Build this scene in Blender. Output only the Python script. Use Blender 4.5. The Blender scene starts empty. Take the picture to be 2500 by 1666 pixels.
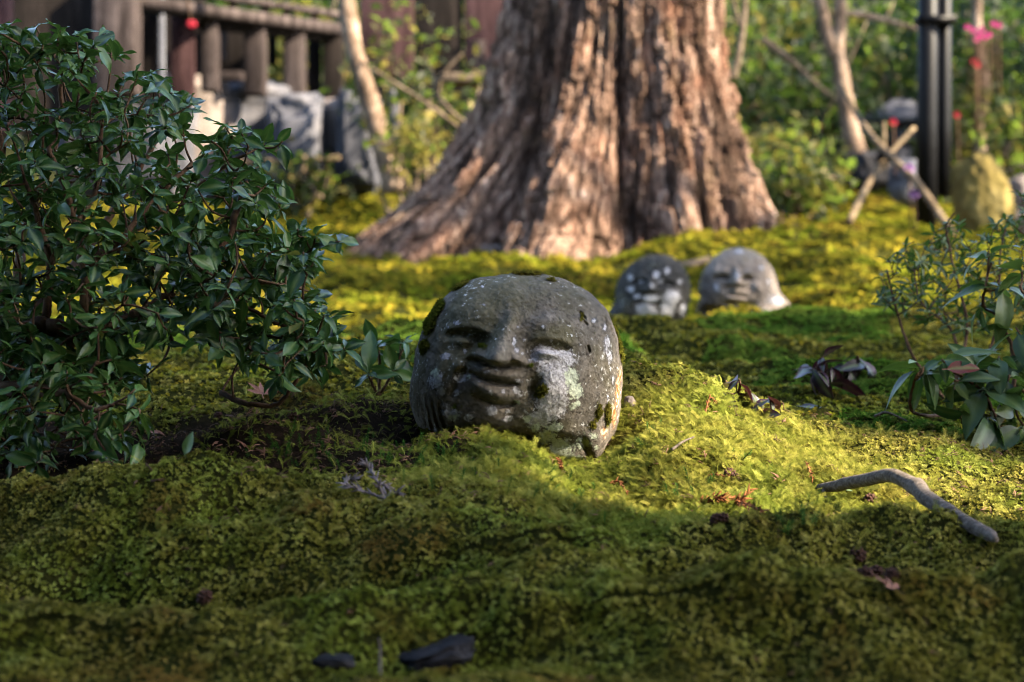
import bpy, math, random
import numpy as np
from mathutils import Vector, Matrix

rnd = random.Random(11)
RS = np.random.RandomState(5)
scn = bpy.context.scene
COL = scn.collection

# ------------------------------------------------------------------ camera, sky, sun, exposure
F = 4665.0                      # focal length in photograph pixels (2500 wide)
CAMZ = 0.34
PITCH = math.atan(278.0 / F)
camd = bpy.data.cameras.new('camera')
camd.sensor_width = 36.0
camd.lens = 36.0 * F / 2500.0
camd.clip_start = 0.05
camd.clip_end = 500.0
camd.dof.use_dof = True
camd.dof.focus_distance = 2.68
camd.dof.aperture_fstop = 4.8
cam = bpy.data.objects.new('camera', camd)
COL.objects.link(cam)
cam.location = (0, 0, CAMZ)
cam.rotation_euler = (math.pi / 2 - PITCH, 0, 0)
scn.camera = cam

SUN_EL = math.radians(38)
SUN_AZ = math.radians(72)       # to the right of straight back over the photographer's shoulder
S = Vector((math.cos(SUN_EL) * math.sin(SUN_AZ), -math.cos(SUN_EL) * math.cos(SUN_AZ), math.sin(SUN_EL)))
world = bpy.data.worlds.new('World')
scn.world = world
world.use_nodes = True
wt = world.node_tree
for n in list(wt.nodes):
    wt.nodes.remove(n)
wo = wt.nodes.new('ShaderNodeOutputWorld')
wb = wt.nodes.new('ShaderNodeBackground')
ws = wt.nodes.new('ShaderNodeTexSky')
ws.sky_type = 'NISHITA'
ws.sun_disc = False
ws.sun_elevation = SUN_EL
ws.sun_rotation = math.atan2(S.x, S.y)
ws.air_density = 1.0
ws.dust_density = 1.5
wb.inputs['Strength'].default_value = 0.128
wt.links.new(ws.outputs[0], wb.inputs[0])
wt.links.new(wb.outputs[0], wo.inputs[0])

sund = bpy.data.lights.new('sun', 'SUN')
sund.energy = 5.0
sund.angle = math.radians(0.55)
sund.color = (1.0, 0.84, 0.62)
sun = bpy.data.objects.new('sun', sund)
COL.objects.link(sun)
sun.location = (8, -3, 9)
sun.rotation_euler = S.to_track_quat('Z', 'Y').to_euler()

scn.view_settings.view_transform = 'Standard'
scn.view_settings.look = 'None'
scn.view_settings.gamma = 1.0
scn.view_settings.exposure = 2.75
scn.view_settings.use_curve_mapping = False
scn.render.engine = 'CYCLES'
scn.cycles.use_denoising = True
scn.cycles.pixel_filter_type = 'BLACKMAN_HARRIS'
scn.cycles.filter_width = 0.9
scn.cycles.denoising_prefilter = 'FAST'
scn.cycles.max_bounces = 6
scn.cycles.diffuse_bounces = 3
scn.cycles.glossy_bounces = 2
scn.cycles.transmission_bounces = 3
scn.cycles.transparent_max_bounces = 4
scn.cycles.sample_clamp_indirect = 6.0

# ------------------------------------------------------------------ helpers
FWD = np.array([0, math.cos(PITCH), -math.sin(PITCH)])
UP = np.array([0, math.sin(PITCH), math.cos(PITCH)])
RT = np.array([1.0, 0, 0])


def W(px, py, d):
    """the point at photograph pixel (px, py) and distance d along the view"""
    return np.array([0, 0, CAMZ]) + d * (FWD + (px - 1250.0) / F * RT + (833.0 - py) / F * UP)


def hash3(ix, iy, iz, seed):
    h = (ix.astype(np.int64) * 374761393 + iy.astype(np.int64) * 668265263 + iz.astype(np.int64) * 2147483647 + seed * 974711) & 0xffffffff
    h = ((h ^ (h >> 13)) * 1274126177) & 0xffffffff
    h = h ^ (h >> 16)
    return (h & 0xffff).astype(np.float64) / 65535.0


def vnoise(p, seed=0):
    """smooth value noise in [0, 1] at points p (N, 3)"""
    p = np.asarray(p, float)
    i = np.floor(p)
    f = p - i
    f = f * f * (3 - 2 * f)
    out = 0
    for dx in (0, 1):
        wx = f[:, 0] if dx else 1 - f[:, 0]
        for dy in (0, 1):
            wy = f[:, 1] if dy else 1 - f[:, 1]
            for dz in (0, 1):
                wz = f[:, 2] if dz else 1 - f[:, 2]
                out = out + wx * wy * wz * hash3(i[:, 0] + dx, i[:, 1] + dy, i[:, 2] + dz, seed)
    return out


def fbm(p, oct=4, seed=0):
    p = np.asarray(p, float)
    a, s, n = 0.5, 0.0, 0.0
    for k in range(oct):
        s = s + a * vnoise(p * 2 ** k + 17.3 * k, seed + k)
        n += a
        a *= 0.5
    return s / n


def n2(x, y, freq, oct=3, seed=0):
    return fbm(np.stack([x * freq, y * freq, np.full_like(x, 0.37)], 1), oct, seed)


def mesh_np(name, v, faces):
    """faces: (M, k) array, or list of such arrays of different k"""
    me = bpy.data.meshes.new(name)
    v = np.asarray(v, np.float32)
    if isinstance(faces, np.ndarray):
        faces = [faces]
    faces = [np.asarray(f, np.int32) for f in faces if len(f)]
    me.vertices.add(len(v))
    me.vertices.foreach_set('co', v.ravel())
    nl = sum(f.size for f in faces)
    npoly = sum(len(f) for f in faces)
    if npoly:
        me.loops.add(nl)
        me.polygons.add(npoly)
        me.loops.foreach_set('vertex_index', np.concatenate([f.ravel() for f in faces]))
        st, o = [], 0
        for f in faces:
            st.append(o + np.arange(len(f)) * f.shape[1])
            o += f.size
        me.polygons.foreach_set('loop_start', np.concatenate(st).astype(np.int32))
        me.update(calc_edges=True)
    return me


def smooth(me):
    me.polygons.foreach_set('use_smooth', np.ones(len(me.polygons), bool))
    return me


class MB:
    """collects vertices and faces of one mesh"""
    def __init__(self):
        self.v, self.q, self.t, self.n = [], [], [], 0

    def add(self, v, quads=None, tris=None):
        v = np.asarray(v, float)
        if quads is not None and len(quads):
            self.q.append(np.asarray(quads, np.int64) + self.n)
        if tris is not None and len(tris):
            self.t.append(np.asarray(tris, np.int64) + self.n)
        self.v.append(v)
        self.n += len(v)

    def mesh(self, name, sm=True):
        f = []
        if self.q:
            f.append(np.concatenate(self.q))
        if self.t:
            f.append(np.concatenate(self.t))
        me = mesh_np(name, np.concatenate(self.v) if self.v else np.zeros((0, 3)), f)
        if sm:
            smooth(me)
        return me

    def build(self, name, material, parent=None, sm=True):
        return obj(name, self.mesh(name, sm), material, parent)


def obj(name, me, material=None, parent=None):
    o = bpy.data.objects.new(name, me)
    COL.objects.link(o)
    if material is not None and me is not None and len(me.materials) == 0:
        me.materials.append(material)
    if parent is not None:
        o.parent = parent
        o.matrix_parent_inverse = parent.matrix_basis.inverted()
    return o


def tag(o, label, cat, group=None):
    o['label'] = label
    o['category'] = cat
    if group:
        o['group'] = group
    return o


def kind(o, k):
    o['kind'] = k
    return o


def thing(name, label, cat, loc, group=None):
    o = bpy.data.objects.new(name, None)
    COL.objects.link(o)
    o.empty_display_size = 0.05
    o.location = Vector([float(c) for c in loc])
    tag(o, label, cat, group)
    return o


def tube_geo(mb, pts, rad, sides=6, cap=True, seed=0, rough=0.0):
    """a tube along pts with radius rad per point"""
    P = np.asarray(pts, float)
    R = np.broadcast_to(np.asarray(rad, float), (len(P),))
    T = np.gradient(P, axis=0)
    T /= np.linalg.norm(T, axis=1, keepdims=True) + 1e-9
    ref = np.array([0.31, 0.17, 0.93]) if abs(T[0, 2]) < 0.8 else np.array([0.95, 0.2, 0.1])
    a = np.cross(T, ref)
    a /= np.linalg.norm(a, axis=1, keepdims=True) + 1e-9
    b = np.cross(T, a)
    th = np.linspace(0, 2 * math.pi, sides, endpoint=False)
    rr = R[:, None] * np.ones((1, sides))
    if rough:
        rr = rr * (1 + rough * (np.random.RandomState(seed).rand(len(P), sides) - 0.5))
    V = P[:, None, :] + rr[..., None] * (np.cos(th)[None, :, None] * a[:, None, :] + np.sin(th)[None, :, None] * b[:, None, :])
    V = V.reshape(-1, 3)
    n = len(P)
    q = []
    i = np.arange(n - 1)[:, None] * sides
    j = np.arange(sides)[None, :]
    k = (j + 1) % sides
    q = np.stack([i + j, i + k, i + sides + k, i + sides + j], -1).reshape(-1, 4)
    tris = []
    if cap:
        c0, c1 = len(V), len(V) + 1
        V = np.concatenate([V, P[:1], P[-1:]])
        jj = np.arange(sides)
        kk = (jj + 1) % sides
        tris = np.concatenate([np.stack([np.full(sides, c0), kk, jj], 1),
                               np.stack([np.full(sides, c1), (n - 1) * sides + jj, (n - 1) * sides + kk], 1)])
    mb.add(V, q, tris)


def curve_pts(ctrl, n):
    """Catmull-Rom through control points"""
    C = np.asarray(ctrl, float)
    C = np.concatenate([2 * C[:1] - C[1:2], C, 2 * C[-1:] - C[-2:-1]])
    segs = len(C) - 3
    out = []
    for u in np.linspace(0, segs - 1e-6, n):
        k = int(u)
        t = u - k
        p0, p1, p2, p3 = C[k:k + 4]
        out.append(0.5 * ((2 * p1) + (-p0 + p2) * t + (2 * p0 - 5 * p1 + 4 * p2 - p3) * t * t + (-p0 + 3 * p1 - 3 * p2 + p3) * t ** 3))
    return np.array(out)


def box_geo(mb, c, ax, ay, az):
    """box from centre and three half-axis vectors, edges slightly chamfered"""
    c, ax, ay, az = [np.asarray(k, float) for k in (c, ax, ay, az)]
    v = [c + sx * ax + sy * ay + sz * az for sz in (-1, 1) for sy in (-1, 1) for sx in (-1, 1)]
    q = [(0, 2, 3, 1), (4, 5, 7, 6), (0, 1, 5, 4), (2, 6, 7, 3), (0, 4, 6, 2), (1, 3, 7, 5)]
    mb.add(v, q)


# ------------------------------------------------------------------ materials
def new_mat(name):
    m = bpy.data.materials.new(name)
    m.use_nodes = True
    nt = m.node_tree
    for n in list(nt.nodes):
        nt.nodes.remove(n)
    return m, nt


class NT:
    def __init__(self, name):
        self.m, self.t = new_mat(name)

    def n(self, typ, **kw):
        nd = self.t.nodes.new(typ)
        for k, v in kw.items():
            setattr(nd, k, v)
        return nd

    def l(self, a, b):
        self.t.links.new(a, b)

    def noise(self, vec, scale, detail=4, rough=0.55, dist=0.0):
        nd = self.n('ShaderNodeTexNoise')
        nd.inputs['Scale'].default_value = scale
        nd.inputs['Detail'].default_value = detail
        nd.inputs['Roughness'].default_value = rough
        nd.inputs['Distortion'].default_value = dist
        if vec is not None:
            self.l(vec, nd.inputs['Vector'])
        return nd.outputs['Fac']

    def ramp(self, fac, stops):
        nd = self.n('ShaderNodeValToRGB')
        cr = nd.color_ramp
        while len(cr.elements) < len(stops):
            cr.elements.new(0.5)
        for e, (p, c) in zip(cr.elements, stops):
            e.position = p
            e.color = (c[0], c[1], c[2], 1) if not isinstance(c, (int, float)) else (c, c, c, 1)
        self.l(fac, nd.inputs['Fac'])
        return nd.outputs['Color']

    def mix(self, fac, a, b, mode='MIX'):
        nd = self.n('ShaderNodeMix', data_type='RGBA', blend_type=mode)
        for s, val in ((nd.inputs[0], fac), (nd.inputs[6], a), (nd.inputs[7], b)):
            if isinstance(val, (int, float)):
                s.default_value = val if s == nd.inputs[0] else (val, val, val, 1)
            elif isinstance(val, tuple):
                s.default_value = (val[0], val[1], val[2], 1)
            else:
                self.l(val, s)
        return nd.outputs[2]

    def math(self, op, a, b=0.0, clamp=False):
        nd = self.n('ShaderNodeMath', operation=op, use_clamp=clamp)
        for s, val in ((nd.inputs[0], a), (nd.inputs[1], b)):
            if isinstance(val, (int, float)):
                s.default_value = val
            else:
                self.l(val, s)
        return nd.outputs[0]

    def maprange(self, x, a, b, c=0.0, d=1.0):
        nd = self.n('ShaderNodeMapRange', interpolation_type='SMOOTHSTEP')
        nd.inputs[1].default_value = a
        nd.inputs[2].default_value = b
        nd.inputs[3].default_value = c
        nd.inputs[4].default_value = d
        self.l(x, nd.inputs[0])
        return nd.outputs[0]

    def attr(self, name):
        return self.n('ShaderNodeAttribute', attribute_name=name).outputs['Fac']

    def bump(self, h, strength, dist=0.01, normal=None):
        nd = self.n('ShaderNodeBump')
        nd.inputs['Strength'].default_value = strength
        nd.inputs['Distance'].default_value = dist
        self.l(h, nd.inputs['Height'])
        if normal is not None:
            self.l(normal, nd.inputs['Normal'])
        return nd.outputs[0]

    def out(self, color, rough=0.8, normal=None, spec=0.3, transl=0.0, tcol=None):
        p = self.n('ShaderNodeBsdfPrincipled')
        if isinstance(color, tuple):
            p.inputs['Base Color'].default_value = (color[0], color[1], color[2], 1)
        else:
            self.l(color, p.inputs['Base Color'])
        if isinstance(rough, (int, float)):
            p.inputs['Roughness'].default_value = rough
        else:
            self.l(rough, p.inputs['Roughness'])
        p.inputs['Specular IOR Level'].default_value = spec
        if normal is not None:
            self.l(normal, p.inputs['Normal'])
        o = self.n('ShaderNodeOutputMaterial')
        sh = p.outputs[0]
        if transl:
            tr = self.n('ShaderNodeBsdfTranslucent')
            if tcol is None:
                tcol = color
            if isinstance(tcol, tuple):
                tr.inputs[0].default_value = (tcol[0], tcol[1], tcol[2], 1)
            else:
                self.l(tcol, tr.inputs[0])
            mx = self.n('ShaderNodeMixShader')
            mx.inputs[0].default_value = transl
            self.l(sh, mx.inputs[1])
            self.l(tr.outputs[0], mx.inputs[2])
            sh = mx.outputs[0]
        self.l(sh, o.inputs[0])
        return self.m

    def pos(self):
        return self.n('ShaderNodeNewGeometry').outputs['Position']

    def objco(self):
        return self.n('ShaderNodeTexCoord').outputs['Object']

    def scaled(self, vec, sx, sy, sz):
        nd = self.n('ShaderNodeMapping')
        nd.inputs['Scale'].default_value = (sx, sy, sz)
        self.l(vec, nd.inputs['Vector'])
        return nd.outputs[0]

    def random(self):
        return self.n('ShaderNodeObjectInfo').outputs['Random']


def mat_moss(name, dark, mid, light, brown, brown_amt=0.35, transl=0.3, green=0.6):
    t = NT(name)
    p = t.pos()
    big = t.noise(p, 2.3, 3)
    sml = t.noise(p, 26.0, 3)
    r = t.random()
    f = t.math('ADD', t.math('MULTIPLY', sml, 0.62), t.math('MULTIPLY', r, 0.38))
    c = t.ramp(f, [(0.2, dark), (0.5, mid), (0.8, light)])
    bm = t.maprange(t.math('ADD', t.noise(p, 9.0, 4, 0.6), t.math('MULTIPLY', t.math('SUBTRACT', big, 0.5), 0.8)), 0.55, 0.72)
    c = t.mix(t.math('MULTIPLY', bm, brown_amt), c, brown)
    c = t.mix(t.maprange(t.noise(p, 3.7, 3), 0.45, 0.62, 0.0, green), c, t.mix(1.0, c, (0.62, 0.98, 0.7), 'MULTIPLY'))
    c = t.mix(t.maprange(t.noise(p, 6.1, 3), 0.52, 0.66, 0.0, green), c, t.mix(1.0, c, (0.45, 0.42, 0.5), 'MULTIPLY'))
    return t.out(c, 0.9, None, 0.0, transl)


def mat_rough(name, c1, c2, c3, scale, rough=0.85, bump=0.4, bdist=0.01, stretch=(1, 1, 1), spec=0.06, dist=0.3):
    t = NT(name)
    o = t.scaled(t.objco(), *stretch)
    a = t.noise(o, scale, 6, 0.6, dist)
    b = t.noise(o, scale * 6.3, 4, 0.6)
    f = t.math('ADD', t.math('MULTIPLY', a, 0.7), t.math('MULTIPLY', b, 0.3))
    c = t.ramp(f, [(0.33, c1), (0.5, c2), (0.68, c3)])
    return t.out(c, rough, t.bump(f, bump, bdist), spec)


def mat_leaf(name, c1, c2, c3, rough=0.4, spec=0.5, transl=0.18, tcol=(0.10, 0.2, 0.03)):
    t = NT(name)
    r = t.math('FRACT', t.math('ADD', t.random(), t.attr('rnd')))
    nz = t.noise(t.pos(), 30.0, 3)
    f = t.math('ADD', t.math('MULTIPLY', r, 0.55), t.math('MULTIPLY', nz, 0.45))
    c = t.ramp(f, [(0.2, c1), (0.5, c2), (0.85, c3)])
    # paler midrib where the leaf mesh says so
    mr = t.attr('rib')
    c = t.mix(t.math('MULTIPLY', mr, 0.55), c, (0.12, 0.17, 0.06))
    bn = t.bump(t.noise(t.pos(), 160.0, 2), 0.15, 0.002)
    return t.out(c, rough, bn, spec, transl, tcol)


def mat_stone(name, base1, base2, base3):
    """weathered carved stone; lichen, moss, rusty stain and painted sunlit rim masks sit in mesh attributes"""
    t = NT(name)
    o = t.objco()
    a = t.noise(o, 14.0, 6, 0.65, 0.2)
    fine = t.noise(o, 230.0, 4, 0.7)
    mid = t.noise(o, 70.0, 5, 0.65)
    f = t.math('ADD', t.math('MULTIPLY', a, 0.6), t.math('MULTIPLY', mid, 0.4))
    c = t.ramp(f, [(0.3, base1), (0.5, base2), (0.7, base3)])
    pit = t.maprange(t.noise(o, 170.0, 5, 0.75), 0.33, 0.56, 0.42, 1.12)
    c = t.mix(1.0, c, pit, 'MULTIPLY')
    # olive algae film
    alg = t.maprange(t.math('ADD', t.noise(o, 9.0, 4, 0.6), t.math('MULTIPLY', t.attr('algae'), 0.5)), 0.52, 0.8)
    c = t.mix(t.math('MULTIPLY', alg, 0.55), c, (0.085, 0.08, 0.03))
    edge = t.noise(o, 75.0, 6, 0.8, 0.4)
    crumb = t.noise(o, 260.0, 4, 0.75)

    def mask(attr, lo, hi, k=1.3):
        m = t.math('ADD', t.attr(attr), t.math('MULTIPLY', t.math('SUBTRACT', edge, 0.5), k))
        m = t.math('ADD', m, t.math('MULTIPLY', t.math('SUBTRACT', crumb, 0.5), 2.0))
        return t.maprange(m, lo, hi)
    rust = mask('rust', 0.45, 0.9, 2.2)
    c = t.mix(rust, c, t.ramp(edge, [(0.35, (0.10, 0.05, 0.02)), (0.5, (0.30, 0.13, 0.03)), (0.6, (0.55, 0.48, 0.38))]))  # orange and whitish colour imitates sunlight on the right rim, besides rusty stains
    wl = mask('lichen', 0.42, 0.75, 2.2)
    c = t.mix(t.math('MULTIPLY', wl, t.maprange(crumb, 0.3, 0.6, 0.45, 0.95)), c, t.ramp(crumb, [(0.3, (0.24, 0.235, 0.26)), (0.55, (0.5, 0.5, 0.54)), (0.75, (0.74, 0.74, 0.75))]))
    gl = mask('lichen_green', 0.45, 0.75, 2.4)
    c = t.mix(gl, c, t.ramp(crumb, [(0.3, (0.24, 0.28, 0.22)), (0.6, (0.5, 0.55, 0.43))]))
    sp = t.maprange(t.math('ADD', t.noise(o, 120.0, 3, 0.7), t.math('MULTIPLY', t.noise(o, 9.0, 2), 0.45)), 0.88, 0.97)
    c = t.mix(t.math('MULTIPLY', sp, 0.85), c, (0.52, 0.53, 0.52))
    ms = mask('moss', 0.45, 0.6, 1.6)
    c = t.mix(ms, c, t.ramp(crumb, [(0.3, (0.025, 0.026, 0.007)), (0.7, (0.10, 0.095, 0.02))]))
    h = t.math('ADD', t.math('MULTIPLY', fine, 0.5), t.math('MULTIPLY', mid, 1.0))
    h = t.math('ADD', h, t.math('MULTIPLY', t.math('MAXIMUM', t.math('MAXIMUM', wl, gl), ms), t.math('ADD', t.math('MULTIPLY', crumb, 0.7), 0.15)))
    return t.out(c, 0.85, t.bump(h, 1.0, 0.007), 0.08)


M = {}
M['moss_fore'] = mat_moss('moss_fore', (0.04, 0.043, 0.007), (0.165, 0.155, 0.026), (0.40, 0.36, 0.10), (0.16, 0.092, 0.024), 0.85)
M['moss_feather'] = mat_moss('moss_feather', (0.06, 0.072, 0.012), (0.18, 0.185, 0.03), (0.42, 0.385, 0.09), (0.13, 0.07, 0.02), 0.3, 0.5, 0.45)
M['moss_far'] = mat_moss('moss_far', (0.035, 0.045, 0.006), (0.15, 0.14, 0.014), (0.40, 0.31, 0.032), (0.15, 0.08, 0.022), 0.8, 0.45, 0.65)
M['moss_green'] = mat_moss('moss_green', (0.03, 0.06, 0.008), (0.07, 0.12, 0.016), (0.14, 0.19, 0.03), (0.08, 0.06, 0.015), 0.2, 0.3)
M['haircap'] = mat_moss('haircap', (0.018, 0.045, 0.010), (0.035, 0.085, 0.016), (0.08, 0.14, 0.03), (0.10, 0.05, 0.012), 0.15, 0.25)
M['moss_stone'] = mat_moss('moss_stone', (0.04, 0.044, 0.007), (0.10, 0.10, 0.014), (0.22, 0.2, 0.03), (0.12, 0.07, 0.015), 0.4, 0.3)


def make_ground_mat():
    t = NT('ground_soil_moss')
    p = t.pos()
    a = t.noise(p, 7.0, 6, 0.65)
    b = t.noise(p, 70.0, 4, 0.7)
    f = t.math('ADD', t.math('MULTIPLY', a, 0.55), t.math('MULTIPLY', b, 0.45))
    moss = t.ramp(f, [(0.3, (0.006, 0.007, 0.003)), (0.5, (0.018, 0.02, 0.005)), (0.7, (0.045, 0.042, 0.010))])
    soil = t.ramp(f, [(0.3, (0.005, 0.004, 0.003)), (0.5, (0.012, 0.009, 0.006)), (0.72, (0.035, 0.022, 0.015))])
    far = t.ramp(f, [(0.3, (0.006, 0.008, 0.004)), (0.5, (0.014, 0.017, 0.007)), (0.7, (0.04, 0.032, 0.014))])
    c = t.mix(t.attr('soil'), moss, soil)
    c = t.mix(t.attr('wood'), c, far)
    return t.out(c, 1.0, t.bump(f, 0.8, 0.02), 0.0)


M['ground'] = make_ground_mat()
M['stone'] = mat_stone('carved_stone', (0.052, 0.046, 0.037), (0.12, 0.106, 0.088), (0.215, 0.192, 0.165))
M['stone_dark'] = mat_stone('dark_carved_stone', (0.014, 0.0135, 0.0125), (0.032, 0.031, 0.029), (0.065, 0.062, 0.058))
M['stone_pale'] = mat_stone('pale_carved_stone', (0.09, 0.072, 0.058), (0.18, 0.15, 0.125), (0.29, 0.245, 0.21))
M['rock'] = mat_rough('grey_blue_rock', (0.022, 0.024, 0.03), (0.065, 0.067, 0.08), (0.16, 0.155, 0.165), 2.6, 0.9, 0.5, 0.04)
M['rock_pale'] = mat_rough('pale_rock', (0.05, 0.043, 0.04), (0.13, 0.11, 0.10), (0.28, 0.235, 0.21), 3.0, 0.9, 0.5, 0.04)
M['slate'] = mat_rough('slate_rock', (0.005, 0.005, 0.006), (0.012, 0.012, 0.014), (0.045, 0.044, 0.05), 20.0, 0.7, 0.6, 0.006, (0.4, 2.0, 4.0))
M['mossrock'] = mat_rough('mossy_rock', (0.03, 0.024, 0.012), (0.11, 0.085, 0.025), (0.26, 0.205, 0.08), 3.5, 0.95, 0.6, 0.03)
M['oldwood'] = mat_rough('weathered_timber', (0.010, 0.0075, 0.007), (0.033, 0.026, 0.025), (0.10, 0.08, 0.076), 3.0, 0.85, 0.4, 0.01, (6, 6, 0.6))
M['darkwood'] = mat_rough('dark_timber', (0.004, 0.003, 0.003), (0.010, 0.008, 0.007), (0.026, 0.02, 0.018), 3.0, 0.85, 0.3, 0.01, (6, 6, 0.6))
M['redwood'] = mat_rough('reddish_timber', (0.016, 0.008, 0.009), (0.036, 0.019, 0.02), (0.075, 0.042, 0.042), 3.0, 0.85, 0.3, 0.01, (6, 6, 0.6))
M['palebark'] = mat_rough('pale_bark', (0.03, 0.021, 0.014), (0.14, 0.098, 0.07), (0.38, 0.29, 0.22), 11.0, 0.9, 0.6, 0.02, (1, 1, 0.5))
M['twig'] = mat_rough('brown_twig', (0.03, 0.018, 0.011), (0.075, 0.045, 0.028), (0.15, 0.10, 0.065), 22.0, 0.8, 0.4, 0.003)
M['paletwig'] = mat_rough('pale_twig', (0.04, 0.03, 0.02), (0.10, 0.075, 0.053), (0.2, 0.155, 0.115), 14.0, 0.85, 0.4, 0.004)
M['stick'] = mat_rough('grey_stick_wood', (0.035, 0.028, 0.022), (0.12, 0.10, 0.082), (0.24, 0.2, 0.17), 170.0, 0.9, 1.0, 0.004, (0.12, 1.5, 1.0))
M['greyfrond'] = mat_rough('grey_dead_frond', (0.07, 0.058, 0.06), (0.13, 0.11, 0.115), (0.21, 0.185, 0.19), 60.0, 0.9, 0.4, 0.002)
M['rustfrond'] = mat_rough('rust_dead_frond', (0.07, 0.025, 0.012), (0.16, 0.06, 0.025), (0.28, 0.12, 0.05), 60.0, 0.9, 0.4, 0.002)
M['cone'] = mat_rough('brown_cone', (0.02, 0.010, 0.008), (0.055, 0.028, 0.022), (0.11, 0.06, 0.045), 90.0, 0.8, 0.5, 0.002)
M['black'] = mat_rough('black_iron', (0.002, 0.002, 0.002), (0.003, 0.003, 0.0035), (0.008, 0.008, 0.009), 12.0, 0.45, 0.2, 0.003, (1, 1, 0.4), 0.12)
M['bamboo'] = mat_rough('old_bamboo', (0.04, 0.028, 0.016), (0.095, 0.07, 0.043), (0.19, 0.145, 0.09), 10.0, 0.7, 0.3, 0.004, (1, 1, 3))
M['deadleaf'] = mat_rough('dead_leaf', (0.10, 0.045, 0.03), (0.2, 0.10, 0.075), (0.3, 0.18, 0.14), 30.0, 0.8, 0.3, 0.002)
M['leaf_holly'] = mat_leaf('leaf_holly', (0.004, 0.016, 0.005), (0.013, 0.045, 0.012), (0.05, 0.105, 0.024), 0.3, 0.2, 0.14)
M['leaf_old'] = mat_leaf('leaf_old', (0.03, 0.05, 0.012), (0.09, 0.10, 0.02), (0.17, 0.11, 0.03), 0.45, 0.2, 0.2, (0.2, 0.2, 0.03))
M['leaf_big'] = mat_leaf('leaf_big', (0.010, 0.028, 0.012), (0.03, 0.06, 0.02), (0.07, 0.10, 0.03), 0.35, 0.2, 0.15)
M['leaf_fine'] = mat_leaf('leaf_fine', (0.012, 0.024, 0.006), (0.035, 0.052, 0.010), (0.09, 0.105, 0.018), 0.5, 0.3, 0.2)
M['leaf_purple'] = mat_leaf('leaf_purple', (0.005, 0.006, 0.006), (0.016, 0.008, 0.012), (0.045, 0.018, 0.034), 0.35, 0.3, 0.08, (0.1, 0.02, 0.03))
M['leaf_red'] = mat_leaf('leaf_red', (0.05, 0.01, 0.01), (0.09, 0.02, 0.02), (0.16, 0.045, 0.04), 0.5, 0.2, 0.2, (0.3, 0.05, 0.03))
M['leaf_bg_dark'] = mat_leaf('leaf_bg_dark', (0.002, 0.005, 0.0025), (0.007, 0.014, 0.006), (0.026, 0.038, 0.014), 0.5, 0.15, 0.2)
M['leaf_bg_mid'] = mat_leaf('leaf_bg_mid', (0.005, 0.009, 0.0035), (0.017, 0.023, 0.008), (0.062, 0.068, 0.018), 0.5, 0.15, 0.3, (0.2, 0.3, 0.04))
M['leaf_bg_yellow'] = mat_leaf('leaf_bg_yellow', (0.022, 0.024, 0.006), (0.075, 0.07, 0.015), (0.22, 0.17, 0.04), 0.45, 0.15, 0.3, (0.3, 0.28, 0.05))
M['leaf_brown'] = mat_leaf('leaf_brown', (0.03, 0.018, 0.01), (0.09, 0.055, 0.03), (0.18, 0.12, 0.07), 0.7, 0.2, 0.2, (0.25, 0.13, 0.06))
M['petal_pink'] = NT('petal_pink').out((0.4, 0.03, 0.17), 0.6, None, 0.2, 0.3, (0.7, 0.06, 0.3))
M['petal_red'] = NT('petal_red').out((0.3, 0.015, 0.03), 0.6, None, 0.2, 0.3, (0.5, 0.02, 0.05))
M['petal_lilac'] = NT('petal_lilac').out((0.38, 0.2, 0.42), 0.6, None, 0.2, 0.3, (0.4, 0.2, 0.42))
M['pale_paint'] = mat_rough('pale_paint', (0.08, 0.085, 0.1), (0.13, 0.135, 0.155), (0.18, 0.185, 0.2), 8.0, 0.6, 0.1, 0.002)
M['rooftile'] = mat_rough('roof_tile', (0.02, 0.02, 0.02), (0.04, 0.04, 0.042), (0.07, 0.07, 0.07), 8.0, 0.8, 0.2, 0.01)


def make_bark():
    t = NT('cedar_bark')
    o = t.objco()
    fib = t.noise(t.scaled(o, 1, 1, 0.11), 34.0, 6, 0.65, 0.6)
    fine = t.noise(t.scaled(o, 1, 1, 0.16), 120.0, 4, 0.65)
    pat = t.noise(o, 3.2, 4, 0.6, 0.5)
    cr = t.noise(t.scaled(o, 1, 1, 2.6), 16.0, 4, 0.6, 0.8)
    f = t.math('ADD', t.math('MULTIPLY', fib, 0.6), t.math('MULTIPLY', fine, 0.4))
    c = t.ramp(f, [(0.3, (0.014, 0.009, 0.007)), (0.43, (0.10, 0.062, 0.045)), (0.53, (0.29, 0.185, 0.135)), (0.64, (0.62, 0.48, 0.395))])
    red = t.maprange(pat, 0.48, 0.7)
    c = t.mix(t.math('MULTIPLY', red, 0.42), c, (0.24, 0.10, 0.055))
    grn = t.maprange(t.noise(o, 5.1, 4, 0.6), 0.56, 0.75)
    c = t.mix(t.math('MULTIPLY', grn, 0.4), c, (0.12, 0.11, 0.05))
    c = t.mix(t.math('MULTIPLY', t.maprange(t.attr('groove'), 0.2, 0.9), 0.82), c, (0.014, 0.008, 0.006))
    h = t.math('ADD', t.math('MULTIPLY', fib, 1.0), t.math('MULTIPLY', fine, 0.35))
    h = t.math('ADD', h, t.math('MULTIPLY', cr, 0.5))
    return t.out(c, 0.95, t.bump(h, 1.0, 0.05), 0.03)


M['bark'] = make_bark()
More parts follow.
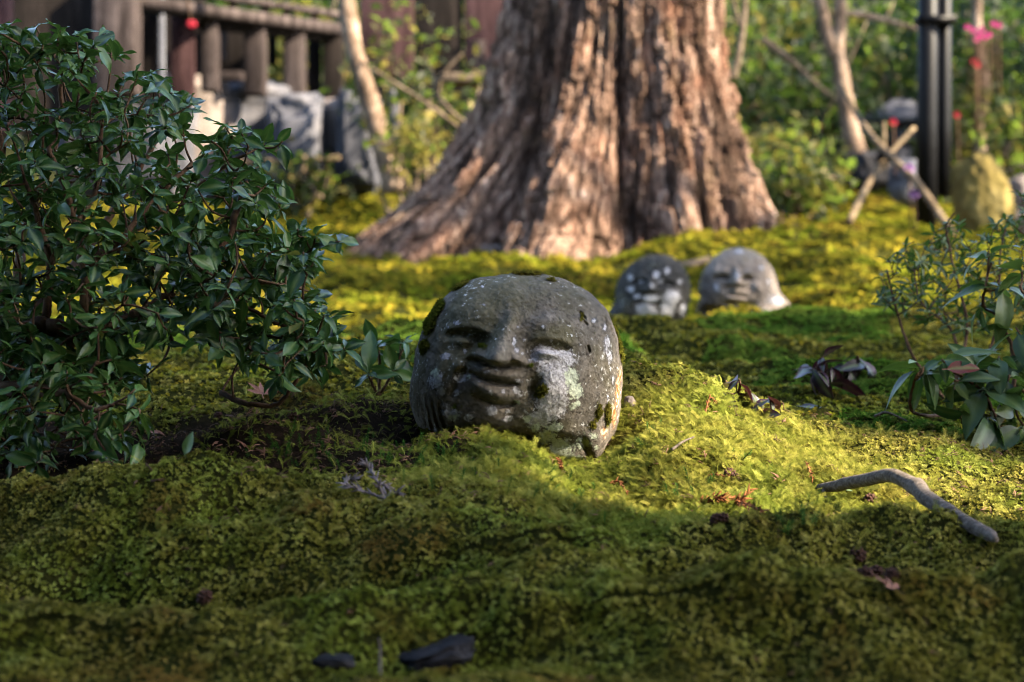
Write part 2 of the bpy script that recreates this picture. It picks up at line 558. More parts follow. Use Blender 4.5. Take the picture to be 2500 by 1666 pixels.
# ------------------------------------------------------------------ the ground
GPX = [  # (photo x, photo y, distance) of points on the ground
    (0, 1666, 1.78), (600, 1666, 1.78), (1250, 1666, 1.72), (1900, 1666, 1.74), (2500, 1666, 1.78), (0, 1800, 1.55), (1250, 1800, 1.5), (2500, 1800, 1.55),
    (0, 1500, 2.00), (300, 1520, 1.99), (550, 1512, 1.98), (800, 1420, 2.05), (1020, 1345, 2.12), (1200, 1300, 2.18),
    (900, 1530, 1.90), (1300, 1420, 2.00), (1700, 1400, 2.03), (2200, 1420, 2.00), (2500, 1430, 1.98), (1500, 1500, 1.9), (2100, 1520, 1.88),
    (1400, 1350, 2.22), (1700, 1330, 2.25), (2000, 1315, 2.25), (2300, 1335, 2.22), (2500, 1345, 2.22),
    (0, 1284, 2.30), (180, 1268, 2.31), (400, 1258, 2.31), (620, 1240, 2.30), (860, 1235, 2.28), (1050, 1262, 2.26),
    (0, 1340, 2.18), (300, 1340, 2.18), (600, 1345, 2.17),
    (200, 1190, 2.55), (500, 1160, 2.6), (800, 1165, 2.5), (400, 1050, 2.9), (700, 1005, 2.95), (850, 985, 3.0), (100, 1040, 2.9),
    (950, 1045, 2.85), (1060, 1106, 2.70), (1150, 1102, 2.68), (1230, 1112, 2.66), (1310, 1160, 2.63), (1378, 1198, 2.62), (1480, 1125, 2.76), (1300, 1080, 2.86), (1100, 1190, 2.40), (1350, 1255, 2.34),
    (1570, 1200, 2.46), (1700, 1235, 2.38), (2000, 1240, 2.38), (1650, 1080, 2.62), (1800, 1120, 2.56),
    (1530, 930, 2.95), (1700, 975, 2.90), (1880, 1065, 2.84), (2040, 1150, 2.72), (1450, 905, 3.05), (1250, 900, 3.1), (1080, 910, 3.1),
    (2150, 1180, 2.60), (2350, 1250, 2.46), (2500, 1255, 2.45), (2300, 1120, 2.78), (2500, 1110, 2.85),
    (2100, 1040, 3.15), (2350, 1030, 3.3), (2500, 1040, 3.3), (1800, 980, 3.35), (1950, 1000, 3.3), (1900, 900, 3.9), (2200, 920, 3.8),
    (1560, 850, 4.5), (1750, 850, 4.7), (2000, 830, 5.0), (2300, 850, 4.7), (1100, 830, 5.0), (800, 845, 4.8), (500, 850, 4.8), (100, 860, 4.7),
    (1300, 795, 6.2), (1500, 836, 6.4), (1600, 842, 6.5), (1660, 838, 6.6), (1720, 818, 6.55), (1800, 818, 6.6), (1930, 796, 6.75), (1760, 824, 6.2), (2150, 760, 6.4), (2450, 770, 6.2),
    (1000, 775, 6.6), (700, 775, 6.6), (400, 780, 6.5), (900, 742, 7.2), (1200, 735, 7.2), (600, 742, 7.2),
    (1000, 690, 8.0), (1300, 690, 8.1), (700, 690, 8.0), (1600, 690, 7.9), (1850, 680, 7.7), (2200, 690, 7.5), (2450, 690, 7.5),
    (900, 634, 9.0), (1150, 636, 9.05), (1350, 646, 9.0), (1550, 630, 9.0), (700, 640, 9.0), (1700, 600, 8.6), (1900, 590, 8.6), (2100, 600, 8.6), (2300, 610, 8.6),
    (1850, 572, 9.2), (2100, 578, 9.2), (2350, 590, 9.3),
    (800, 545, 11.0), (600, 540, 11.0), (900, 500, 12.0), (700, 480, 13.0), (300, 500, 12.0), (0, 500, 12.0), (1400, 520, 12.0),
    (1950, 510, 11.5), (2200, 535, 10.8), (2450, 560, 10.3), (2050, 430, 14.0), (2300, 470, 13.0), (1700, 440, 14.0), (1000, 440, 14.5), (400, 450, 14.0),
]
GW = np.array([W(*g) for g in GPX])
GX = [(0, 0.4, -.16), (0, -1.5, -.16), (-2, 0.3, -.16), (2, 0.3, -.16), (-4, -4, -.1), (4, -4, -.1), (0, -8, 0), (-14, -6, 0), (14, -6, 0),
      (-2.0, 2.2, 0.05), (2.0, 2.4, 0.0), (-3.5, 4.0, 0.06), (3.5, 4.0, 0.06), (-6, 7, 0.1), (6, 7, 0.12), (-9, 12, 0.5), (9, 12, 0.7),
      (-14, 4, 0.3), (14, 4, 0.4), (-30, 6, 1.0), (30, 6, 1.2), (-12, 20, 1.6), (-4, 17, 1.1), (0, 17, 1.1), (4, 17, 1.2), (-5, 22, 2.0), (0, 22, 2.0), (5, 22, 2.1), (12, 20, 1.9), (-8, 30, 4.6), (8, 30, 4.6), (-22, 30, 5), (0, 30, 4.6), (22, 30, 5.5),
      (0, 45, 10), (-30, 50, 12), (30, 50, 12), (0, 60, 14), (-40, 25, 4), (40, 25, 4), (-40, -12, 0), (40, -12, 0)]
GW = np.concatenate([GW, np.array(GX, float)])


def warp(x, y):
    return np.stack([np.arcsinh(np.asarray(x, float) / 0.6), np.arcsinh((np.asarray(y, float) - 2.2) / 0.7)], -1)


def _tps(a, b):
    d2 = ((a[:, None, :] - b[None, :, :]) ** 2).sum(-1)
    return 0.5 * d2 * np.log(d2 + 1e-12)


_gc = warp(GW[:, 0], GW[:, 1])
_n = len(_gc)
_A = np.zeros((_n + 3, _n + 3))
_A[:_n, :_n] = _tps(_gc, _gc) + np.eye(_n) * 0.0006
_P = np.concatenate([np.ones((_n, 1)), _gc], 1)
_A[:_n, _n:] = _P
_A[_n:, :_n] = _P.T
_sol = np.linalg.solve(_A, np.concatenate([GW[:, 2], np.zeros(3)]))


def sstep(a, b, x):
    t = np.clip((x - a) / (b - a), 0, 1)
    return t * t * (3 - 2 * t)


def soil_mask(x, y):
    """bare dark litter under the left bush"""
    e = ((x + 0.56) / 0.6) ** 2 + ((y - 2.68) / 0.38) ** 2
    m = 1 - sstep(0.55, 1.25, e + (n2(x, y, 9.0, 3, 3) - 0.5) * 1.2)
    m = np.maximum(m, 0.75 * (1 - sstep(0.5, 1.1, ((x - 0.35) / 1.2) ** 2 + ((y - 9.15) / 0.30) ** 2 + (n2(x, y, 4.0, 3, 8) - 0.5))))
    return m


BUMPS = []      # (x, y, height, half-width, half-depth) of the cushions one can make out in the foreground
for (px, py, d, h, rx, ry) in [(150, 1170, 2.30, .034, .45, .075), (420, 1170, 2.31, .014, .2, .06), (420, 1480, 2.02, -.045, .38, .075), (150, 1600, 1.86, .032, .3, .05), (700, 1540, 1.92, .020, .22, .05),
                               (1350, 1385, 2.06, .040, .30, .06), (1050, 1585, 1.84, -.03, .13, .05), (1750, 1330, 2.18, .026, .35, .05), (1700, 1560, 1.86, .036, .3, .06), (2300, 1500, 1.92, .02, .25, .06),
                               (1150, 1460, 1.98, .012, .16, .04), (760, 1330, 2.16, .016, .2, .05), (2050, 1420, 2.02, -.028, .25, .05), (1800, 880, 4.3, -.05, .5, .25), (1950, 820, 5.4, .06, .6, .3), (1500, 850, 4.8, .05, .4, .25), (1740, 810, 6.1, .05, .25, .15)]:
    q_ = W(px, py, d)
    BUMPS.append((q_[0], q_[1], h, rx, ry))


_WX = np.linspace(-5.0, 5.0, 601)
_WY = np.linspace(-4.1, 5.2, 561)
_WG = np.zeros((len(_WY), len(_WX)))
for _k in range(0, len(_WY), 30):
    _yy, _xx = np.meshgrid(_WY[_k:_k + 30], _WX, indexing='ij')
    _q = np.stack([_xx.ravel(), _yy.ravel()], 1)
    _WG[_k:_k + 30] = (_tps(_q, _gc) @ _sol[:_n] + np.concatenate([np.ones((len(_q), 1)), _q], 1) @ _sol[_n:]).reshape(_yy.shape)


def cells(x, y, size, seed):
    """rounded domes with creases between, one per jittered cell"""
    px, py = x / size, y / size
    ix, iy = np.floor(px), np.floor(py)
    best = np.full(len(x), 9.0)
    for dx in (-1, 0, 1):
        for dy in (-1, 0, 1):
            cx, cy = ix + dx, iy + dy
            jx = hash3(cx, cy, np.zeros_like(cx), seed)
            jy = hash3(cx, cy, np.ones_like(cx), seed)
            best = np.minimum(best, (px - cx - jx) ** 2 + (py - cy - jy) ** 2)
    return 1 - np.clip(best, 0, 1.2)


def ground_z(x, y, lumps=True):
    x = np.atleast_1d(np.asarray(x, float))
    y = np.atleast_1d(np.asarray(y, float))
    q = warp(x, y)
    fx_ = np.clip((q[:, 0] - _WX[0]) / (_WX[1] - _WX[0]), 0, len(_WX) - 1.001)
    fy_ = np.clip((q[:, 1] - _WY[0]) / (_WY[1] - _WY[0]), 0, len(_WY) - 1.001)
    i_, j_ = fx_.astype(int), fy_.astype(int)
    u_, v_ = fx_ - i_, fy_ - j_
    z = (_WG[j_, i_] * (1 - u_) + _WG[j_, i_ + 1] * u_) * (1 - v_) + (_WG[j_ + 1, i_] * (1 - u_) + _WG[j_ + 1, i_ + 1] * u_) * v_
    for (bx, by, h, rx, ry) in BUMPS:
        ryv = np.where(y < by, ry * (0.85 if h > 0 else 1.1), ry * 1.25)       # banks fall steeply on the near side
        z = z + 1.35 * h * np.exp(-((x - bx - 0.06 * np.sin(y * 23 + bx * 9)) / rx) ** 2 - ((y - by - 0.03 * np.sin(x * 11 + by * 7)) / ryv) ** 2)
    if lumps:
        far = sstep(3.0, 9.0, y)
        z = z + (n2(x, y, 5.5, 3, 21) - 0.5) * (0.085 + 0.05 * far) + (n2(x, y, 13.0, 2, 22) - 0.5) * 0.026 + (n2(x, y, 30.0, 2, 25) - 0.5) * 0.016 * (1 - far) + (n2(x, y, 48.0, 2, 24) - 0.5) * 0.010 * (1 - far)
        wob = (n2(x, y, 20.0, 2, 27) - 0.5) * 0.03
        z = z + (cells(x + wob, y * 1.1 - wob, 0.062, 5) - 0.72) * 0.013 * (1 - far) + (cells(x + wob, y + wob, 0.15, 6) - 0.72) * (0.016 + 0.025 * far)
        z = z + (n2(x, y, 1.4, 2, 23) - 0.5) * 0.16 * far
    return z


def gz(x, y):
    return float(ground_z(x, y)[0])


def onground(px, d, lift=0.0):
    """ground point straight below photo column px at distance d"""
    p = W(px, 833, d)
    return np.array([p[0], p[1], gz(p[0], p[1]) + lift])


def ground_at(px, py, d0=1.2, d1=14.0):
    """where the sight line through a photo pixel meets the ground"""
    ds = np.exp(np.linspace(math.log(d0), math.log(d1), 500))
    P = np.array([W(px, py, d) for d in ds])
    below = P[:, 2] < ground_z(P[:, 0], P[:, 1])
    k = int(np.argmax(below)) if below.any() else len(ds) - 1
    return np.array([P[k, 0], P[k, 1], gz(P[k, 0], P[k, 1])])


nu, nv = 480, 600
uu = np.linspace(-1, 1, nu)
gx = 42 * np.sinh(5.2 * uu) / math.sinh(5.2)
vmin = -math.asinh(16 / 58 * math.sinh(4.8)) / 4.8
vv = np.linspace(vmin, 1, nv)
gy = 2.2 + 58 * np.sinh(4.8 * vv) / math.sinh(4.8)
GXX, GYY = np.meshgrid(gx, gy)
fx, fy = GXX.ravel(), GYY.ravel()
gv = np.stack([fx, fy, ground_z(fx, fy)], 1)
ii, jj = np.meshgrid(np.arange(nu - 1), np.arange(nv - 1))
b0 = (jj * nu + ii).ravel()
gme = smooth(mesh_np('ground', gv, np.stack([b0, b0 + 1, b0 + nu + 1, b0 + nu], 1)))
at = gme.attributes.new('soil', 'FLOAT', 'POINT')
at.data.foreach_set('value', soil_mask(fx, fy).astype(np.float32))
at = gme.attributes.new('wood', 'FLOAT', 'POINT')
at.data.foreach_set('value', sstep(11.5, 16.0, fy + np.abs(fx) * 0.4 + (n2(fx, fy, 0.7, 2, 4) - 0.5) * 3).astype(np.float32))
ground = kind(obj('ground', gme, M['ground']), 'structure')


def mesh_z(x, y):
    """height of the ground as meshed, so that no tuft is buried where the mesh cuts a corner"""
    i_ = np.clip(np.searchsorted(gx, x) - 1, 0, nu - 2)
    j_ = np.clip(np.searchsorted(gy, y) - 1, 0, nv - 2)
    u_ = (x - gx[i_]) / (gx[i_ + 1] - gx[i_])
    v_ = (y - gy[j_]) / (gy[j_ + 1] - gy[j_])
    Zg = gv[:, 2].reshape(nv, nu)
    return (Zg[j_, i_] * (1 - u_) + Zg[j_, i_ + 1] * u_) * (1 - v_) + (Zg[j_ + 1, i_] * (1 - u_) + Zg[j_ + 1, i_ + 1] * u_) * v_


def ground_normals(x, y, e=0.01):
    zx = (ground_z(x + e, y) - ground_z(x - e, y)) / (2 * e)
    zy = (ground_z(x, y + e) - ground_z(x, y - e)) / (2 * e)
    n = np.stack([-zx, -zy, np.ones_like(zx)], 1)
    return n / np.linalg.norm(n, axis=1, keepdims=True)


# ------------------------------------------------------------------ moss tufts (instanced, uncountable)
def blade_strip(mb, base, dirv, up, length, width, droop, segs=2):
    """a narrow blade that arches from base"""
    side = np.cross(dirv, up)
    side /= np.linalg.norm(side) + 1e-9
    V, q, t = [], [], []
    for k in range(segs + 1):
        u = k / segs
        p = base + dirv * length * u - up * droop * length * u * u
        w = width * (1 - 0.75 * u ** 1.6) * (0.6 + 0.8 * min(1, u * 2))
        if k < segs:
            V += [p - side * w, p + side * w]
        else:
            V += [p]
    for k in range(segs - 1):
        q.append((2 * k, 2 * k + 1, 2 * k + 3, 2 * k + 2))
    t.append((2 * segs - 2, 2 * segs - 1, 2 * segs))
    mb.add(V, q, t)


def proto(name, mb, mat):
    me = mb.mesh(name, False)
    me.materials.append(mat)
    o = bpy.data.objects.new(name, me)      # never linked to the scene: only a shape the moss uses
    return o


def star_proto(seed, mat, nb=8, spread=0.75, droop=0.5, w=0.16):
    r = np.random.RandomState(seed)
    mb = MB()
    for k in range(nb):
        a = 2 * math.pi * (k + r.rand() * 0.6) / nb
        el = math.radians(25 + 45 * r.rand())
        d = np.array([math.cos(a) * math.cos(el), math.sin(a) * math.cos(el), math.sin(el)])
        blade_strip(mb, np.array([0, 0, 0.25 + 0.2 * r.rand()]), d, np.array([0, 0, 1.0]), spread * (0.75 + 0.5 * r.rand()), w * (0.8 + 0.4 * r.rand()), droop * (0.6 + 0.8 * r.rand()))
    blade_strip(mb, np.array([0, 0, -0.4]), np.array([0.1, 0, 1.0]), np.array([0, 1.0, 0]), 1.0, 0.1, 0.0)
    return proto('star_tuft', mb, mat)


def frond_proto(seed, mat):
    """a feather-moss frond: arching stem with paired pinnae, one unit long"""
    r = np.random.RandomState(seed)
    mb = MB()
    n = 11
    for k in range(n):
        u = (k + 0.5) / n
        p = np.array([0, u, 0.5 * math.sin(u * 1.7)])
        L = 0.42 * math.sin(math.pi * (0.18 + 0.75 * (1 - u) ** 0.8)) * (0.8 + 0.4 * r.rand())
        for s in (-1, 1):
            d = np.array([s * 0.8, 0.55, 0.12 + 0.25 * r.rand()])
            d /= np.linalg.norm(d)
            blade_strip(mb, p, d, np.array([0, 0, 1.0]), L * .85, 0.017, -0.2)
    for k in range(4):
        u0, u1 = k / 4, (k + 1) / 4
        a = np.array([0, u0, 0.5 * math.sin(u0 * 1.7)])
        b = np.array([0, u1, 0.5 * math.sin(u1 * 1.7)])
        mb.add([a + [0.03, 0, 0], a - [0.03, 0, 0], b - [0.03, 0, 0], b + [0.03, 0, 0]], [(0, 1, 2, 3)])
    return proto('feather_frond', mb, mat)


def haircap_proto(seed, mat):
    r = np.random.RandomState(seed)
    mb = MB()
    for k in range(30):
        z = 0.15 + 0.85 * k / 30
        a = k * 2.4 + r.rand()
        el = math.radians(15 + 50 * k / 30)
        d = np.array([math.cos(a) * math.cos(el), math.sin(a) * math.cos(el), math.sin(el)])
        blade_strip(mb, np.array([0, 0, z]), d, np.array([0, 0, 1.0]), 0.33, 0.022, 0.25)
    mb.add([[-0.02, 0, -0.3], [0.02, 0, -0.3], [0.015, 0, 1], [-0.015, 0, 1]], [(0, 1, 2, 3)])
    mb.add([[0, -0.02, -0.3], [0, 0.02, -0.3], [0, 0.015, 1], [0, -0.015, 1]], [(0, 1, 2, 3)])
    return proto('haircap_sprig', mb, mat)


def scatter(name, pts, rots, scl, protos, parent=None):
    """one object whose points each carry a tuft"""
    n = len(pts)
    me = mesh_np(name, pts, [])
    a = me.attributes.new('rot', 'FLOAT_VECTOR', 'POINT')
    a.data.foreach_set('vector', np.asarray(rots, np.float32).ravel())
    a = me.attributes.new('scl', 'FLOAT', 'POINT')
    a.data.foreach_set('value', np.asarray(scl, np.float32))
    a = me.attributes.new('pick', 'INT', 'POINT')
    a.data.foreach_set('value', RS.randint(0, len(protos), n).astype(np.int32))
    o = obj(name, me, None, parent)
    ng = bpy.data.node_groups.new(name + '_tufts', 'GeometryNodeTree')
    ng.interface.new_socket('Geometry', in_out='INPUT', socket_type='NodeSocketGeometry')
    ng.interface.new_socket('Geometry', in_out='OUTPUT', socket_type='NodeSocketGeometry')
    gi = ng.nodes.new('NodeGroupInput')
    go = ng.nodes.new('NodeGroupOutput')
    jn = ng.nodes.new('GeometryNodeJoinGeometry')

    def named(nm, dt):
        nd = ng.nodes.new('GeometryNodeInputNamedAttribute')
        nd.data_type = dt
        nd.inputs['Name'].default_value = nm
        return nd.outputs[0]
    rot, sc, pk = named('rot', 'FLOAT_VECTOR'), named('scl', 'FLOAT'), named('pick', 'INT')
    for k, p in enumerate(protos):
        oi = ng.nodes.new('GeometryNodeObjectInfo')
        oi.inputs['Object'].default_value = p
        oi.transform_space = 'ORIGINAL'
        cmp_ = ng.nodes.new('FunctionNodeCompare')
        cmp_.data_type = 'INT'
        cmp_.operation = 'EQUAL'
        ng.links.new(pk, cmp_.inputs[2])
        cmp_.inputs[3].default_value = k
        ip = ng.nodes.new('GeometryNodeInstanceOnPoints')
        ng.links.new(gi.outputs[0], ip.inputs['Points'])
        ng.links.new(cmp_.outputs[0], ip.inputs['Selection'])
        ng.links.new(oi.outputs['Geometry'], ip.inputs['Instance'])
        ng.links.new(rot, ip.inputs['Rotation'])
        ng.links.new(sc, ip.inputs['Scale'])
        ng.links.new(ip.outputs[0], jn.inputs[0])
    ng.links.new(jn.outputs[0], go.inputs[0])
    md = o.modifiers.new('tufts', 'NODES')
    md.node_group = ng
    return kind(o, 'stuff')


def eulers(nrm, tilt=0.35, rs=RS):
    """rotations that stand a tuft on the surface normal with some lean and a random turn"""
    n = nrm + (rs.rand(len(nrm), 3) - 0.5) * tilt
    n /= np.linalg.norm(n, axis=1, keepdims=True)
    yaw = rs.rand(len(n)) * 2 * math.pi
    # R = Rz(c) Ry(b) Rx(a): choose a, b so that z axis goes to n when followed by a yaw about z first is not possible,
    # so tilt with x, y only and accept the turn as the first rotation of the mesh
    # z axis after Rx(a) then Ry(b): (cos a sin b, -sin a, cos a cos b) rotated by Rz(c)
    c = yaw
    nx = np.cos(c) * n[:, 0] + np.sin(c) * n[:, 1]
    ny = -np.sin(c) * n[:, 0] + np.cos(c) * n[:, 1]
    a = -np.arcsin(np.clip(ny, -1, 1))
    b = np.arctan2(nx, n[:, 2])
    return np.stack([a, b, c], 1)


def region_pts(y0, y1, pitch, margin, seed):
    """jittered points on the ground seen between the distances y0 and y1"""
    rs = np.random.RandomState(seed)
    hw = 0.30 * y1 + margin
    n = int((y1 - y0) * 2 * hw / pitch ** 2)
    x = (rs.rand(n) * 2 - 1) * hw
    y = y0 + rs.rand(n) * (y1 - y0)
    k = np.abs(x) < 0.28 * y + margin
    x, y = x[k], y[k]
    if y0 < 2:      # steep banks carry as many tufts per area as the flats
        nz = ground_normals(x, y, 0.006)[:, 2]
        e = rs.rand(len(x)) < np.clip(1.3 * (1 / np.clip(nz, .3, 1) - 1), 0, 1)
        x = np.concatenate([x, x[e] + rs.randn(e.sum()) * .002])
        y = np.concatenate([y, y[e] + rs.randn(e.sum()) * .002])
    return x, y, rs


def feather_mask(x, y):
    """where pale feather-moss replaces the cushion moss: on and around the mound of the big head"""
    m = 1 - sstep(0.7, 1.15, ((x - 0.20) / 0.36) ** 2 + ((y - 2.55) / 0.36) ** 2 + (n2(x, y, 8.0, 2, 31) - 0.5) * 0.5)
    return m


P_FORE = [star_proto(k, M['moss_fore'], 10, 0.8, 0.45, 0.095) for k in range(3)]
P_FAR = [star_proto(k + 10, M['moss_far'], 6, 0.8, 0.5, 0.2) for k in range(2)]
P_GREEN = [star_proto(k + 20, M['moss_green'], 8, 0.85, 0.4, 0.12) for k in range(2)]
P_FEATHER = [frond_proto(k + 30, M['moss_feather']) for k in range(4)]
P_HAIR = [haircap_proto(k + 40, M['haircap']) for k in range(2)]

# near cushions
x, y, rs = region_pts(1.45, 3.05, 0.0040, 0.15, 101)
fm = feather_mask(x, y)
sm_ = soil_mask(x, y)
keep = (rs.rand(len(x)) > fm * 0.8) & (rs.rand(len(x)) > sm_ * 0.985)
x, y = x[keep], y[keep]
z = np.maximum(ground_z(x, y), mesh_z(x, y)) + 0.001
sc = 0.0047 * (0.55 + 0.85 * rs.rand(len(x)) ** 1.5) * (0.7 + 0.7 * n2(x, y, 14.0, 2, 40)) * (1 + 0.12 * (y - 1.8))
scatter('cushion_moss', np.stack([x, y, z - 0.001], 1), eulers(ground_normals(x, y), 0.7, rs), sc, P_FORE)
# middle distance
x, y, rs = region_pts(3.0, 6.0, 0.0095, 0.25, 102)
gm = n2(x, y, 2.2, 2, 55)
g = gm > 0.56
z = ground_z(x, y)
e = eulers(ground_normals(x, y), 0.7, rs)
sc = 0.0098 * (0.7 + 0.7 * rs.rand(len(x)))
scatter('shaded_moss', np.stack([x, y, z - 0.002], 1)[~g], e[~g], sc[~g], P_FORE[:2] + P_FAR[:1])
scatter('green_moss', np.stack([x, y, z - 0.002], 1)[g], e[g], sc[g] * 1.25, P_GREEN)
# far
x, y, rs = region_pts(6.0, 13.5, 0.024, 0.5, 103)
keep = rs.rand(len(x)) > soil_mask(x, y) * 0.9
x, y = x[keep], y[keep]
scatter('sunlit_moss', np.stack([x, y, ground_z(x, y) - 0.004], 1), eulers(ground_normals(x, y), 0.6, rs), 0.026 * (0.5 + 0.9 * rs.rand(len(x))), P_FAR)
# feather moss round the big head
rs = np.random.RandomState(104)
x = -0.45 + rs.rand(110000) * 1.25
y = 2.1 + rs.rand(110000) * 1.0
keep = rs.rand(len(x)) < feather_mask(x, y) * (1 - 0.8 * soil_mask(x, y)) + 0.05
x, y = x[keep], y[keep]
scatter('feather_moss', np.stack([x, y, np.maximum(ground_z(x, y), mesh_z(x, y)) - 0.001], 1), eulers(ground_normals(x, y), 1.0, rs), 0.0145 * (0.5 + 0.9 * rs.rand(len(x))), P_FEATHER)
# haircap moss standing in little groups
hp = []
rs = np.random.RandomState(105)
for (px, py, n_, sp) in [(1670, 1225, 5, .010), (1710, 1215, 3, .008), (1885, 1280, 5, .012), (1945, 1285, 5, .012), (1820, 1150, 5, .016), (1975, 1290, 3, .008),
                         (870, 1100, 14, .04), (760, 1090, 14, .05), (960, 1130, 12, .04), (1060, 1140, 10, .04), (1240, 1190, 8, .04), (1330, 1250, 8, .04), (720, 1150, 8, .05), (1100, 1200, 8, .05), (1600, 1080, 5, .02), (1370, 1210, 6, .03)]:
    c = ground_at(px, py)
    for k in range(n_):
        hp.append([c[0] + rs.randn() * sp, c[1] + rs.randn() * sp])
hp = np.array(hp)
scatter('haircap_moss', np.stack([hp[:, 0], hp[:, 1], ground_z(hp[:, 0], hp[:, 1])], 1), eulers(ground_normals(hp[:, 0], hp[:, 1]), 0.5, rs), 0.02 * (0.6 + 0.7 * rs.rand(len(hp))), P_HAIR)
# ------------------------------------------------------------------ leaves
def leaf_mesh(name, mat, wid=0.34, fold=0.25, bend=0.35, wave=0.05, seed=0, segs=7, pointy=1.0, petiole=0.12):
    """one leaf along +Y, unit long, pale midrib, folded along the rib, arched, wavy at the margin"""
    r = np.random.RandomState(seed)
    V, q, rib = [], [], []
    ph = r.rand() * 6
    for k in range(segs + 1):
        u = k / segs
        if u < petiole:
            w = 0.018
        else:
            s = (u - petiole) / (1 - petiole)
            w = wid * 0.5 * (math.sin(math.pi * s ** 0.85) ** (0.75 * pointy)) if 0 < s < 1 else 0.006
            w = max(w, 0.008)
        zc = -bend * u * u
        yc = u * (1 - 0.12 * bend)
        wv = wave * math.sin(ph + u * 9)
        wv2 = wave * math.sin(ph * 1.7 + u * 8)
        for side, h in ((-1, wv), (-0.5, wv * 0.3), (0, 0), (0.5, wv2 * 0.3), (1, wv2)):
            V.append((side * w, yc, zc + abs(side) * w * fold + h * min(1, w * 8)))
            rib.append(1.0 if side == 0 else 0.0)
    for k in range(segs):
        for j in range(4):
            a = k * 5 + j
            q.append((a, a + 1, a + 6, a + 5))
    me = smooth(mesh_np(name, np.array(V), np.array(q)))
    at = me.attributes.new('rib', 'FLOAT', 'POINT')
    at.data.foreach_set('value', np.array(rib, np.float32))
    me.materials.append(mat)
    return me


def leaf_mats(pos, dirs, nrm, length):
    """4x4 matrices for leaves"""
    d = dirs / (np.linalg.norm(dirs, axis=1, keepdims=True) + 1e-9)
    x = np.cross(d, nrm)
    x /= np.linalg.norm(x, axis=1, keepdims=True) + 1e-9
    z = np.cross(x, d)
    L = np.asarray(length)[:, None]
    m = np.zeros((len(pos), 4, 4))
    m[:, :3, 0] = x * L
    m[:, :3, 1] = d * L
    m[:, :3, 2] = z * L
    m[:, :3, 3] = pos
    m[:, 3, 3] = 1
    return m


def join_instances(name, meshes, mats, pick, material, parent):
    """many small leaves joined into one uncountable mass"""
    VV, FF, RR, QQ, off = [], [], [], [], 0
    cache = []
    for me in meshes:
        v = np.zeros(len(me.vertices) * 3, np.float32)
        me.vertices.foreach_get('co', v)
        f = np.zeros(len(me.loops), np.int32)
        me.loops.foreach_get('vertex_index', f)
        rb = np.zeros(len(me.vertices), np.float32)
        me.attributes['rib'].data.foreach_get('value', rb)
        cache.append((v.reshape(-1, 3), f.reshape(-1, 4), rb))
    for m, k in zip(mats, pick):
        v, f, rb = cache[k]
        VV.append(v @ m[:3, :3].T + m[:3, 3])
        FF.append(f + off)
        RR.append(rb)
        QQ.append(np.full(len(v), RS.rand(), np.float32))
        off += len(v)
    if not VV:
        return None
    me = smooth(mesh_np(name, np.concatenate(VV), np.concatenate(FF)))
    at = me.attributes.new('rib', 'FLOAT', 'POINT')
    at.data.foreach_set('value', np.concatenate(RR))
    at = me.attributes.new('rnd', 'FLOAT', 'POINT')
    at.data.foreach_set('value', np.concatenate(QQ))
    return kind(obj(name, me, material, parent), 'stuff')


def place_leaves(root, meshes, mats, pick, mat, single=300, rank=None, extra=None):
    """the leaves that show largest become parts of their own, the rest one mass"""
    n = len(mats)
    order = np.argsort(rank) if rank is not None else np.arange(n)
    inv = root.matrix_basis.inverted()
    for k in order[:single]:
        o = bpy.data.objects.new('leaf', extra if extra is not None and rnd.random() < 0.05 else meshes[pick[k]])
        COL.objects.link(o)
        o.parent = root
        o.matrix_parent_inverse = inv
        o.matrix_basis = Matrix(mats[k].tolist())
    rest = order[single:]
    if len(rest):
        join_instances('leaf_mass', meshes, mats[rest], pick[rest], mat, root)


def card_leaves(name, pos, size, mat, parent, rs, flat=0.0, asp=0.5):
    """a crown as many small pointed leaf faces (two triangles folded along the rib)"""
    n = len(pos)
    d = rs.randn(n, 3)
    d[:, 2] *= (1 - flat)
    d[:, 2] -= 0.15
    d /= np.linalg.norm(d, axis=1, keepdims=True) + 1e-9
    up = rs.randn(n, 3) * 0.7 + np.array([0, 0, 1.0])
    x = np.cross(d, up)
    x /= np.linalg.norm(x, axis=1, keepdims=True) + 1e-9
    z = np.cross(x, d)
    L = (np.asarray(size) * (0.6 + 0.8 * rs.rand(n)))[:, None]
    a = pos
    m = pos + d * L * 0.5
    t = pos + d * L - z * L * 0.12
    l_ = m + x * L * asp * 0.5 + z * L * 0.08
    r_ = m - x * L * asp * 0.5 + z * L * 0.08
    V = np.stack([a, l_, t, r_, m], 1).reshape(-1, 3)
    i = np.arange(n)[:, None] * 5
    q = np.concatenate([i + np.array([[0, 1, 2, 4]]), i + np.array([[0, 4, 2, 3]])])
    me = mesh_np(name, V, q)
    at = me.attributes.new('rib', 'FLOAT', 'POINT')
    at.data.foreach_set('value', np.zeros(len(V), np.float32))
    at = me.attributes.new('rnd', 'FLOAT', 'POINT')
    at.data.foreach_set('value', np.repeat(rs.rand(n), 5).astype(np.float32))
    # a colour break-up per leaf comes from world-space noise in the leaf material
    return obj(name, me, mat, parent)


# ------------------------------------------------------------------ unseen trees added to shade the garden, leaf clumps set along sun rays
def clumped(rs, n, c, r, nclump, cr):
    """points in small clumps spread through an ellipsoid"""
    cc = rs.randn(nclump, 3)
    cc /= np.linalg.norm(cc, axis=1, keepdims=True)
    cc = np.asarray(c) + cc * np.asarray(r) * (rs.rand(nclump, 1) ** 0.4)
    k = rs.randint(0, nclump, n)
    return cc[k] + rs.randn(n, 3) * cr


Sv = np.array(S)


def shade_at(x, y, z=0.0):
    """the sun-ray through a garden point, as base point"""
    return np.array([x, y, z])


